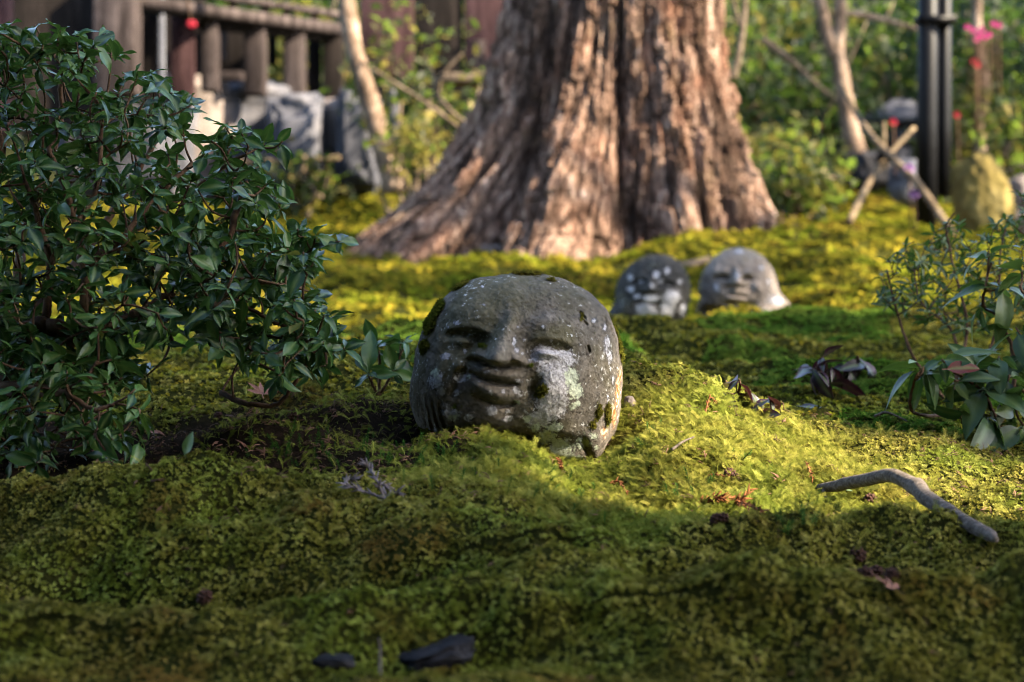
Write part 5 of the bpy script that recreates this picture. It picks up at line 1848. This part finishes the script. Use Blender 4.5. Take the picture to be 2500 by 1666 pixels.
y = 1.6 + rs.rand(900) * 1.5
scatter('moss_litter', np.stack([x, y, ground_z(x, y) + .004], 1), eulers(ground_normals(x, y), .8, rs), .008 * (.4 + rs.rand(len(x))), LIT)
x = -1.0 + rs.rand(2600) * 2.8
y = 8.75 + rs.rand(2600) * .5
k = rs.rand(len(x)) < soil_mask(x, y)
x, y = x[k], y[k]
scatter('bark_litter', np.stack([x, y, ground_z(x, y) + .01], 1), eulers(ground_normals(x, y), .8, rs), .07 * (.4 + rs.rand(len(x))), LIT)
# ------------------------------------------------------------------ background, left: the timber gallery on boulders
def slab(name, px0, px1, py0, py1, d, th, mat, parent, d2=None, shear=0.0, sub=6):
    """an upright timber seen between two photo columns and two photo rows"""
    d2 = d if d2 is None else d2
    a, b = W(px0, py1, d), W(px1, py1, d2)
    h0 = W(px0, py0, d)
    ax = (b - a) / 2
    az = (h0 - a) / 2
    ay = nrmz(np.cross(ax, az)) * th / 2
    mb = MB()
    box_geo(mb, a + ax + az, ax, ay, az)
    o = mb.build(name, mat, parent, False)
    bv = o.modifiers.new('bevel', 'BEVEL')
    bv.width = min(0.012, th * .12)
    bv.segments = 2
    return o


def gd(px):
    return 11.2 + (px - 330) / 500.0 * 1.6      # the gallery recedes to the right


gb = W(560, 420, 12.0)
gal = thing('timber_gallery', 'weathered timber gallery of posts and beams standing on boulders behind the bush', 'building', (gb[0], gb[1], gz(gb[0], gb[1])))
slab('post', 236, 338, -60, 235, gd(290), .24, M['oldwood'], gal)
slab('post', 494, 534, 18, 225, gd(514), .14, M['oldwood'], gal)
slab('post', 598, 650, 35, 235, gd(624), .15, M['oldwood'], gal)
slab('post', 694, 746, 55, 250, gd(720), .15, M['oldwood'], gal)
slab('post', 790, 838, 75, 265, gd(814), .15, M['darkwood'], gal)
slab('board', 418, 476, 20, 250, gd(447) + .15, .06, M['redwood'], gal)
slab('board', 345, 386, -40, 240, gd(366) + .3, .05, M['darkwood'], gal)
slab('pole', 388, 402, -60, 215, gd(395) - .1, .03, M['pale_paint'], gal)
# the beams
def beam(name, x0, y0, x1, y1, hpx, off, th, mat):
    a, b = W(x0, y0, gd(x0) + off), W(x1, y1, gd(x1) + off)
    c = (a + b) / 2
    ax = (b - a) / 2
    az = np.array([0, 0, hpx / 2 * gd((x0 + x1) / 2) / F])
    ay = nrmz(np.cross(ax, az)) * th / 2
    mb = MB()
    box_geo(mb, c, ax, ay, az)
    return mb.build(name, mat, gal, False)
beam('beam', 330, 8, 850, 78, 26, .0, .2, M['oldwood'])
beam('beam', 480, 60, 850, 100, 16, .05, .1, M['darkwood'])
beam('rail', 330, -38, 860, 42, 14, -.05, .08, M['oldwood'])
beam('rail', 330, -80, 860, -10, 12, -.05, .08, M['oldwood'])
for px in (560, 640, 690, 760):
    slab('baluster', px, px + 16, -45 + (px - 330) * .14, 22 + (px - 330) * .14, gd(px), .05, M['oldwood'], gal)
slab('board', 540, 556, 25, 150, gd(548) + .25, .04, M['oldwood'], gal)
slab('board', 655, 676, 45, 160, gd(665) + .25, .04, M['darkwood'], gal)
slab('board', 752, 784, 60, 250, gd(768) + .25, .04, M['darkwood'], gal)
slab('board', 536, 596, 176, 200, gd(566) + .1, .1, M['oldwood'], gal)
# dark room behind the left part
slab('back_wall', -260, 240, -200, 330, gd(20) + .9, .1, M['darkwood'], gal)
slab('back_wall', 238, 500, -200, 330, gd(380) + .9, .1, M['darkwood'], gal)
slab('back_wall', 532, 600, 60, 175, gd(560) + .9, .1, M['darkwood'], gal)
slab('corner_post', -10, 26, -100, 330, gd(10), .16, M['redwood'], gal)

fl = thing('red_camellia', 'single red blossom hanging before the dark gallery boards', 'flower', W(468, 60, 10.9))
mb = MB()
v, f = icosphere(3)
for k in range(7):
    a = k * 2.4
    mb.add((v * [.014, .014, .009]) + W(468, 60, 10.9) + np.array([math.cos(a) * .016, -.01 * (k % 3), math.sin(a) * .016]), None, f)
mb.build('petals', M['petal_red'], fl)
mb = MB()
tube_geo(mb, curve_pts([W(468, 60, 10.91), W(462, 20, 10.92), W(450, -60, 10.95)], 6), [.004] * 6, 5)
mb.build('twig', M['twig'], fl)

STN = [(330, 330, 120, 110, 'rock', 'broad grey boulder mostly hidden behind the bush, under the gallery'), (445, 320, 95, 120, 'rock_pale', 'warm grey boulder seen through the bush top, under the gallery'), (600, 285, 75, 85, 'rock', 'bluish slab boulder under the third gallery post'),
       (735, 320, 52, 90, 'rock', 'dark bluish boulder beneath the fourth gallery post'), (812, 300, 38, 66, 'rock_pale', 'sunlit pale boulder under the end of the gallery'), (838, 405, 30, 72, 'rock_pale', 'narrow sunlit stone at the foot of the boulder wall'),
       (880, 320, 40, 100, 'rock', 'grey boulder behind the leaning trunk'), (660, 400, 90, 55, 'rock', 'low dark boulder at the base of the wall under a rusty rail'), (770, 430, 40, 50, 'rock', 'small shaded boulder at the foot of the wall')]
for k, (px, py, hx, hy, mt, lab) in enumerate(STN):
    d = 12.2 + .25 * (k % 3)
    s = d / F
    rock('foundation_boulder', lab, W(px, py + 28, d), (hx * s * 1.35, .45, hy * s * 1.3), M[mt], 20 + k, 5, .42, .2, 1.4, .2 * (k % 3), 'boulders under the gallery', 0, 'boulder')
rl_ = thing('rusty_rail', 'thin rusty horizontal rail in front of the boulders', 'rail', W(700, 410, 11.6))
mb = MB()
tube_geo(mb, curve_pts(w3((560, 400, 11.6), (700, 393, 11.6), (830, 385, 11.7)), 10), [.018] * 10, 8)
mb.build('bar', M['bamboo'], rl_)
mb = MB()
tube_geo(mb, w3((742, 380, 11.57), (742, 430, 11.57), (742, 470, 11.57)), [.016] * 3, 8)
mb.build('leg', M['bamboo'], rl_)


# ------------------------------------------------------------------ background trunks
def thin_tree(name, lab, ctrl, r0, r1, mat, forks=(), group=None, crown=None, seed=0, lump=.25):
    t = thing(name, lab, 'tree', (ctrl[0][0], ctrl[0][1], ctrl[0][2]), group)
    mb = MB()
    pts = curve_pts(ctrl, 40)
    rr = np.linspace(r0, r1, 40) * (1 + lump * (fbm(np.arange(40)[:, None] * np.array([[.45, 0, 0]]) + seed, 2, seed) - .5))
    tube_geo(mb, pts, rr, 14, True, seed, .12)
    mb.build('trunk', mat, t)
    for (c, a, b) in forks:
        mb = MB()
        tube_geo(mb, curve_pts(c, 20), np.linspace(a, b, 20), 10, True, seed + 1, .15)
        mb.build('branch', mat, t)
    if crown:
        rs = np.random.RandomState(seed + 50)
        P = np.concatenate([clumped(rs, n, c, r, max(5, n // 40), .12) for (c, r, n) in crown[0]])
        card_leaves('crown', P, crown[1], M[crown[2]], t, rs)
    return t


thin_tree('leaning_tree', 'slender leaning tree with peeling pale bark, between gallery and cedar', w3((965, 470, 11.2), (935, 360, 11.2), (900, 240, 11.2), (865, 120, 11.2), (845, 0, 11.2), (830, -150, 11.2), (800, -500, 11.2)), .066, .04, M['palebark'], (),
          None, ([(W(760, -700, 11.4), (.8, .8, .5), 900)], .09, 'leaf_bg_mid'), 3)
thin_tree('forked_tree', 'pale forked tree trunk behind the crossed poles', w3((2098, 395, 12.0), (2075, 310, 12.0), (2062, 230, 12.0), (2045, 130, 12.0), (2050, 60, 12.0), (2052, -20, 12.0), (2055, -300, 12.0)), .062, .035, M['palebark'],
          [(w3((2045, 140, 12.0), (2020, 90, 12.0), (2008, 30, 12.0), (1995, -30, 12.0), (1960, -250, 12.1)), .05, .03), (w3((2050, 30, 12.05), (2120, 40, 12.1), (2200, 60, 12.1), (2260, 80, 12.1)), .022, .014)],
          None, ([(W(2000, -420, 12.2), (.9, .9, .5), 900)], .09, 'leaf_bg_mid'), 7)
thin_tree('grey_tree', 'short grey trunk beside the leaning tree', w3((968, 460, 11.6), (968, 380, 11.6), (962, 300, 11.6), (958, 220, 11.6)), .045, .03, M['rock'], (), None, None, 9)
thin_tree('bent_sapling', 'bare bent sapling just right of the cedar', w3((1790, 190, 11.0), (1800, 150, 11.0), (1812, 80, 11.0), (1818, 0, 11.0), (1815, -80, 11.0)), .022, .016, M['paletwig'], [(w3((1812, 80, 11), (1795, 20, 11), (1780, -40, 11)), .014, .01)], None, None, 13)
thin_tree('leafless_sapling', 'thin pale trunk behind the red blossoms at the far right', w3((2395, 380, 12.5), (2392, 300, 12.5), (2400, 200, 12.5), (2385, 60, 12.5), (2390, -60, 12.5)), .05, .03, M['palebark'], (), None, None, 17)

# black downpipe post
bp = W(2280, 540, 10.2)
post = thing('black_post', 'black iron post with a clamp ring rising past the crossed poles', 'post', (bp[0], bp[1], gz(bp[0], bp[1])))
mb = MB()
tube_geo(mb, w3((2262, 590, 10.2), (2264, 300, 10.2), (2268, -400, 10.2)), [.055] * 3, 20)
mb.build('pipe', M['black'], post)
mb = MB()
tube_geo(mb, w3((2302, 480, 10.25), (2304, 300, 10.25), (2306, -400, 10.25)), [.04] * 3, 20)
pipe_ = mb.build('pipe', M['black'], post)
mb = MB()
a_, b_ = W(2282, 50, 10.2), np.array([.1, 0, 0])
box_geo(mb, a_, b_, np.array([0, .075, 0]), np.array([0, 0, .02]))
mb.build('clamp', M['black'], pipe_, False)

# crossed bamboo poles
cp = W(2165, 520, 9.8)
cr = thing('crossed_pole_support', 'pale poles lashed in a cross, in front of the black post', 'support', (cp[0], cp[1], gz(cp[0], cp[1])))
for (c, r_) in ((w3((2055, 205, 10.8), (2095, 285, 10.4), (2150, 358, 9.9), (2240, 450, 9.5), (2338, 592, 9.1)), .019), (w3((2232, 312, 10.0), (2165, 385, 9.9), (2120, 450, 9.7), (2072, 545, 9.4)), .017), (w3((2158, 300, 10.0), (2158, 360, 9.95), (2160, 410, 9.92)), .014)):
    mb = MB()
    tube_geo(mb, curve_pts(c, 16), np.linspace(r_ * .75, r_ * 1.15, 16), 12, True, 3, .15)
    pole_ = mb.build('pole', M['bamboo'], cr)
mb = MB()
for k in range(4):
    q = W(2163, 376 + 5 * k, 9.86)
    th_ = np.linspace(0, 2 * math.pi, 16)
    tube_geo(mb, np.stack([q[0] + .045 * np.cos(th_), q[1] + .055 * np.sin(th_), q[2] + .01 * np.sin(th_ + k)], 1), [.007] * 16, 6, False)
mb.build('rope_lashing', M['darkwood'], pole_)

# mossy rocks at the far right
rock('mossy_boulder', 'pointed boulder coated in yellow moss at the right edge', W(2400, 490, 9.6), (.15, .15, .23), M['mossrock'], 41, 5, .95, .28, 1.9, .3, None, .15, 'boulder', .1)
rock('pale_boulder', 'pale sunlit rock at the right edge beyond the mossy boulder', W(2490, 510, 9.8), (.12, .14, .16), M['rock_pale'], 43, 5, .8, .2, 1.6, .3, None, 0, 'boulder')
rock('bluish_boulder', 'bluish grey stone behind the crossed poles', W(2215, 445, 11.2), (.10, .12, .14), M['rock'], 44, 5, .8, .2, 1.6, .3, None, 0, 'boulder')
rock('stepping_rock', 'low dark mossy rock behind the crossed poles, at the foot of the forked tree', W(2120, 420, 11.6), (.14, .14, .12), M['slate'], 45, 5, .8, .2, 1.6, .3, None, 0, 'boulder')
# stone lantern cap beyond
ln = W(2200, 300, 13.0)
lant = thing('stone_lantern', 'blurred grey stone lantern behind the black post', 'lantern', (ln[0], ln[1], gz(ln[0], ln[1])))
mb = MB()
zb = gz(ln[0], ln[1])
for (nm, r0, r1, z0, z1) in (('shaft', .09, .08, zb - .1, ln[2] - .14), ('fire_box', .13, .13, ln[2] - .14, ln[2] + .0), ('cap', .26, .06, ln[2], ln[2] + .16)):
    mb = MB()
    tube_geo(mb, [[ln[0], ln[1], z0], [ln[0], ln[1], (z0 * .7 + z1 * .3)], [ln[0], ln[1], z1]], [r0, r0 * .95, r1], 6 if nm != 'shaft' else 14)
    mb.build(nm, M['rock'], lant, nm == 'shaft')
rock('bark_lump', 'pale lump of fallen bark at the foot of the cedar', W(1195, 612, 8.95), (.075, .05, .035), M['rock_pale'], 48, 4, .8, .25, 2.0, .2, None, 0, 'bark')
rock('bright_stone', 'small pale stone in the sunlit moss strip left of the big head', W(976, 772, 6.6), (.022, .03, .02), M['rock_pale'], 49, 4, .9, .2, 2.0, .2, None, 0, 'stone')
o = thing('pale_root', 'pale root lying on moss between the two small heads', 'root', W(1685, 640, 7.9))
mb = MB()
tube_geo(mb, curve_pts(w3((1655, 652, 7.9), (1690, 645, 7.9), (1730, 632, 8.0)), 10), np.linspace(.022, .012, 10), 10, True, 3, .2)
mb.build('wood', M['paletwig'], o)

# reddish timber bench behind the cedar, left
wb_ = W(1130, 200, 12.5)
ben = thing('timber_shed', 'reddish brown timber structure behind the bare twigs left of the cedar', 'shed', (wb_[0], wb_[1], gz(wb_[0], wb_[1])))
slab('wall_board', 880, 1010, -80, 190, 13.6, .06, M['redwood'], ben)
slab('wall_board', 1014, 1130, -80, 190, 13.62, .06, M['darkwood'], ben)
slab('wall_board', 1134, 1260, -80, 190, 13.6, .06, M['redwood'], ben)
slab('plank', 1075, 1260, 186, 208, 12.3, .3, M['paletwig'], ben)
slab('post', 1150, 1185, 100, 186, 12.5, .08, M['oldwood'], ben)
slab('under_wall', 860, 1260, 208, 420, 13.4, .06, M['darkwood'], ben)


# ------------------------------------------------------------------ background shrubs
def bg_shrub(name, lab, px, py, d, r, n, leaf, mats_, seed, group='shrubs beyond the cedar', dens=30, cr=.1):
    rs = np.random.RandomState(seed)
    c = W(px, py, d)
    base = np.array([c[0], c[1], gz(c[0], c[1])])
    t = thing(name, lab, 'shrub', base, group)
    P = clumped(rs, n, c, r, max(8, n // dens), cr)
    P = P[P[:, 2] > ground_z(P[:, 0], P[:, 1]) + .01]
    mb = MB()
    for k in range(7):
        e = c + rs.randn(3) * np.asarray(r) * .55
        tube_geo(mb, curve_pts([base + rs.randn(3) * [.05, .05, 0], (base + e) / 2 + rs.randn(3) * .08, e], 8), np.linspace(.022, .006, 8), 6)
    mb.build('branches', M['paletwig'], t)
    k = rs.rand(len(P))
    kind(card_leaves('crown', P[k < .7], leaf, M[mats_[0]], t, rs), 'stuff')
    if len(mats_) > 1:
        kind(card_leaves('young_leaves', P[k >= .7], leaf, M[mats_[1]], t, rs), 'stuff')
    return t


bg_shrub('yellow_leaf_shrub', 'sparse shrub with yellow-green leaves and bare twigs left of the cedar trunk', 1030, 200, 11.4, (.42, .3, .50), 420, .075, ('leaf_bg_mid', 'leaf_bg_yellow'), 401, dens=9, cr=.05)
bg_shrub('low_leafy_shrub', 'low yellow-green shrub against the left flank of the cedar', 1010, 360, 11.0, (.22, .25, .16), 240, .07, ('leaf_bg_yellow', 'leaf_bg_mid'), 402, dens=9, cr=.05)
bg_shrub('fern_patch', 'small bright green ferns at the foot of the boulders', 745, 430, 11.6, (.15, .2, .09), 240, .08, ('leaf_bg_mid', 'leaf_bg_yellow'), 403)
bg_shrub('fern_patch', 'green fern clump just right of the cedar base', 1930, 455, 10.8, (.24, .3, .13), 700, .09, ('leaf_bg_mid', 'leaf_bg_yellow'), 404)
bg_shrub('fern_patch', 'yellow-tipped low shrub behind the fern clump right of the cedar', 1890, 400, 12.0, (.26, .3, .10), 420, .09, ('leaf_bg_yellow', 'leaf_bg_mid'), 405)
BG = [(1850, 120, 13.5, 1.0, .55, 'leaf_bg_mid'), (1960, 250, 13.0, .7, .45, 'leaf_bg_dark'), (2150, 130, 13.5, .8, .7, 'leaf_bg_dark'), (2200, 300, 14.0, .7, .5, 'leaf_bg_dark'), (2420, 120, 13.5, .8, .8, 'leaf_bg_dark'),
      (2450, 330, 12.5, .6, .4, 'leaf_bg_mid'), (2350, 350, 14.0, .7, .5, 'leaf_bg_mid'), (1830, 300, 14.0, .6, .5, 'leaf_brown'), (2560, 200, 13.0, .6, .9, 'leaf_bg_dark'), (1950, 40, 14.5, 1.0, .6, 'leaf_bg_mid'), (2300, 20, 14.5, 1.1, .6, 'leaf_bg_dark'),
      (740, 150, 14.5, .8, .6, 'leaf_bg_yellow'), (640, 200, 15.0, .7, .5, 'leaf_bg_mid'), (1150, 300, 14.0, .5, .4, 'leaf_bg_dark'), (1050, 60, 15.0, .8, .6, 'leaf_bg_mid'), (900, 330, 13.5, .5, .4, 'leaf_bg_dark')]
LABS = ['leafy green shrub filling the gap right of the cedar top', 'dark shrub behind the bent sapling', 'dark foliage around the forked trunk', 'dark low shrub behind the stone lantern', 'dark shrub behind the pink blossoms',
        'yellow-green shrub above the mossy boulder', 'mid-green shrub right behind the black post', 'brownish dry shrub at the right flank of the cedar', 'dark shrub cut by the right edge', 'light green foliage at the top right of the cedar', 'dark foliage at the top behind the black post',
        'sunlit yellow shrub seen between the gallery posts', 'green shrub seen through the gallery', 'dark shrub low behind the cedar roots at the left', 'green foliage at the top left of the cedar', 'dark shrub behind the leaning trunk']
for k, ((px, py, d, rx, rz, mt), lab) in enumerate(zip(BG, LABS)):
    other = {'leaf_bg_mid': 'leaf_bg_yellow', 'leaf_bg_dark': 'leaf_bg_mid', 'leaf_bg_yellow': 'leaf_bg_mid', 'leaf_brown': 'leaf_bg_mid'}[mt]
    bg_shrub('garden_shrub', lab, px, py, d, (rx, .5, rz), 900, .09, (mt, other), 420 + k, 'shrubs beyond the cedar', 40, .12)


def blossoms(name, lab, pts_, mat, r=.03):
    c = np.mean([W(*p) for p in pts_], 0)
    t = thing(name, lab, 'flowers', c)
    for p in pts_:
        mb = MB()
        q = W(*p)
        for k in range(14):
            a = k * 2.4
            rr_ = r * (.5 + .6 * (k / 14.0))
            e = np.array([math.cos(a), -.9 + 1.2 * k / 14.0, math.sin(a)]) * rr_
            s = np.array([-math.sin(a), .3, math.cos(a)]) * r * .5
            mb.add([q, q + e * .6 + s, q + e, q + e * .6 - s], [(0, 1, 2, 3)])
        mb.build('blossom', mat, t, False)
    mb = MB()
    for p in pts_:
        q = W(*p)
        tube_geo(mb, curve_pts([q, q + [.02, .05, -.15], q + [.05, .15, -.4]], 6), [.006] * 6, 5)
    mb.build('twig', M['twig'], t)
    return t


blossoms('pink_blossoms', 'cluster of magenta blossoms high at the right edge', [(2362, 66, 11.5), (2376, 74, 11.4), (2390, 86, 11.5), (2404, 90, 11.45), (2414, 84, 11.4), (2396, 72, 11.5), (2424, 58, 11.5), (2438, 62, 11.45), (2384, 96, 11.5)], M['petal_pink'], .021)
blossoms('red_blossoms', 'scattered red blossoms below the magenta cluster', [(2384, 158, 11.5), (2378, 150, 11.5), (2336, 280, 11.6)], M['petal_red'], .026)
blossoms('red_berry_sprig', 'small red blossom in front of the stone lantern', [(2180, 298, 11.0)], M['petal_red'], .026)
blossoms('lilac_blossoms', 'two small lilac blossoms by the crossed poles', [(2218, 412, 9.6), (2232, 474, 9.5)], M['petal_lilac'], .03)

# bare twigs arching in front of the shed
for k, (c, r0, lab) in enumerate([(((1195, 330, 10.2), (1120, 290, 10.2), (1065, 230, 10.2), (1060, 190, 10.2), (1035, 140, 10.2)), .016, 'pale forked bare branch left of the cedar trunk'), (((1130, 320, 10.3), (1050, 260, 10.3), (950, 195, 10.3), (880, 150, 10.3)), .014, 'long olive branch slanting up from the cedar to the leaning tree')]):
    t = thing('bare_branch', lab, 'branch', W(*c[0]))
    mb = MB()
    tube_geo(mb, curve_pts(w3(*c), 20), np.linspace(r0, r0 * .5, 20), 8, True, k, .2)
    stem_ = mb.build('stem', M['paletwig'], t)
    if k == 0:
        mb = MB()
        tube_geo(mb, curve_pts(w3((1062, 210, 10.2), (1095, 165, 10.2), (1130, 130, 10.2)), 10), np.linspace(.011, .006, 10), 8)
        mb.build('fork', M['paletwig'], stem_)
t = thing('fallen_branch', 'diagonal dead branch in the foliage right of the cedar', 'branch', W(1940, 150, 12.5))
mb = MB()
tube_geo(mb, curve_pts(w3((1860, 95, 12.5), (1930, 150, 12.5), (1990, 205, 12.5), (2040, 245, 12.5)), 14), np.linspace(.03, .015, 14), 8, True, 3, .2)
mb.build('stem', M['paletwig'], t)

# the wooded slope far behind reads as one mass
rs = np.random.RandomState(600)
x = (rs.rand(26000) * 2 - 1) * 16
y = 16 + rs.rand(26000) ** 1.3 * 16
zz = ground_z(x, y) + rs.rand(26000) ** .8 * 2.6 * (1 - .5 * n2(x, y, .6, 2, 9))
hill = card_leaves('wooded_slope', np.stack([x, y, zz], 1), .26, M['leaf_bg_dark'], None, rs)
kind(hill, 'stuff')

# ------------------------------------------------------------------ unseen hall behind the camera, shaped to block light, and added shade trees
hall = thing('unseen_hall', 'unseen dark timber hall behind the viewer, eaves and wall shaped to block sun and sky', 'building', (-1, -1.6, 0))
E_Y, E_Z, X0, X1 = .48, 4.5, -9.0, 7.0
mb = MB()
a, b = np.array([X0, E_Y, E_Z]), np.array([X1, E_Y, E_Z])
up_ = np.array([0, -4.2, 1.2])
mb.add([a, b, b + up_, a + up_, a + [0, 0, -.12], b + [0, 0, -.12], b + up_ + [0, 0, -.12], a + up_ + [0, 0, -.12]], [(0, 1, 2, 3), (7, 6, 5, 4), (0, 4, 5, 1), (1, 5, 6, 2), (2, 6, 7, 3), (3, 7, 4, 0)])
mb.build('roof', M['rooftile'], hall, False)
for k in range(5):
    mb = MB()
    box_geo(mb, [X0 + .6 + k * 3.2, -1.6, 2.25], [.1, 0, 0], [0, .1, 0], [0, 0, 2.6])
    mb.build('pillar', M['darkwood'], hall, False)
mb = MB()
box_geo(mb, [(X0 + X1) / 2, -3.4, 2.6], [(X1 - X0) / 2, 0, 0], [0, .06, 0], [0, 0, 2.8])  # wall added to keep out sky light from behind the camera
mb.build('wall', M['darkwood'], hall, False)

shade_tree('unseen evergreen added to shade the bush and the big head', (4.6, .72), 6.6,
           [(ray(-.47, 2.90, 9.2), (.2, .2, .06), 1600), (ray(-.80, 2.75, 9.4), (.35, .36, .08), 1700), (ray(-.95, 3.05, 9.0), (.40, .3, .08), 1500), (ray(-1.35, 2.7, 9.3), (.45, .4, .1), 1600), (ray(-1.3, 3.2, 9.3), (.5, .35, .1), 1400), (ray(-.62, 2.55, 9.2), (.25, .15, .06), 800), (ray(-.42, 2.47, 9.2), (.26, .13, .04), 900), (ray(-1.9, 3.0, 9.3), (.4, .5, .1), 1200), (ray(-.45, 3.25, 9.1), (.25, .15, .06), 700)], 701)
shade_tree('unseen evergreen added to shade the middle moss', (8.8, 4.2), 7.2,
           [(ray(.9, 3.72, 9.0), (.65, .42, .1), 2000), (ray(.1, 3.72, 9.0), (.65, .42, .1), 2000), (ray(-.7, 4.0, 9.2), (.6, .5, .1), 1500), (ray(1.5, 4.6, 9.2), (.6, .5, .1), 1300), (ray(.6, 4.9, 9.4), (.7, .5, .1), 1400), (ray(-.4, 5.2, 9.2), (.7, .5, .1), 1400), (ray(-1.5, 4.6, 9.2), (.7, .6, .1), 1400), (ray(1.9, 3.6, 9.0), (.5, .4, .1), 900), (ray(.86, 3.25, 9.0), (.26, .12, .05), 600), (ray(.78, 3.02, 9.0), (.16, .08, .04), 420)], 702)
shade_tree('unseen evergreen added to dapple the moss by the cedar', (10.2, 7.0), 8.0,
           [(ray(-.5, 8.0, 10.5), (.75, .3, .3), 900), (ray(.35, 7.9, 10.5), (.5, .28, .3), 600), (ray(1.3, 6.1, 10), (.3, .18, .2), 260), (ray(-.55, 7.65, 10.5), (.6, .14, .15), 900), (ray(.42, 6.85, 10.5), (.24, .12, .06), 130), (ray(.15, 6.75, 10.4), (.1, .08, .08), 150), (ray(-2.0, 8.6, 11), (.6, .8, .5), 900)], 703)
shade_tree('unseen evergreen added to dim the shrubs beyond the cedar', (12.4, 9.5), 9.5,
           [(ray(x_, y_, 11.0, z_), (.7, .45, .4), 600) for (x_, y_, z_) in ((1.6, 12.6, 1.0), (2.6, 12.4, 1.2), (3.3, 13.4, .8), (2.2, 13.6, 1.4), (4.0, 13.0, 1.2), (1.4, 14.0, 1.8))], 704)
shade_tree('unseen evergreen added to shade the left flank of the cedar', (11.6, 6.3), 9.0,
           [(ray(-.95, 9.14, 11.5), (.3, .06, .03), 420), (ray(-1.35, 9.2, 11.5), (.25, .06, .03), 320)], 705, 0.1, 0.05)
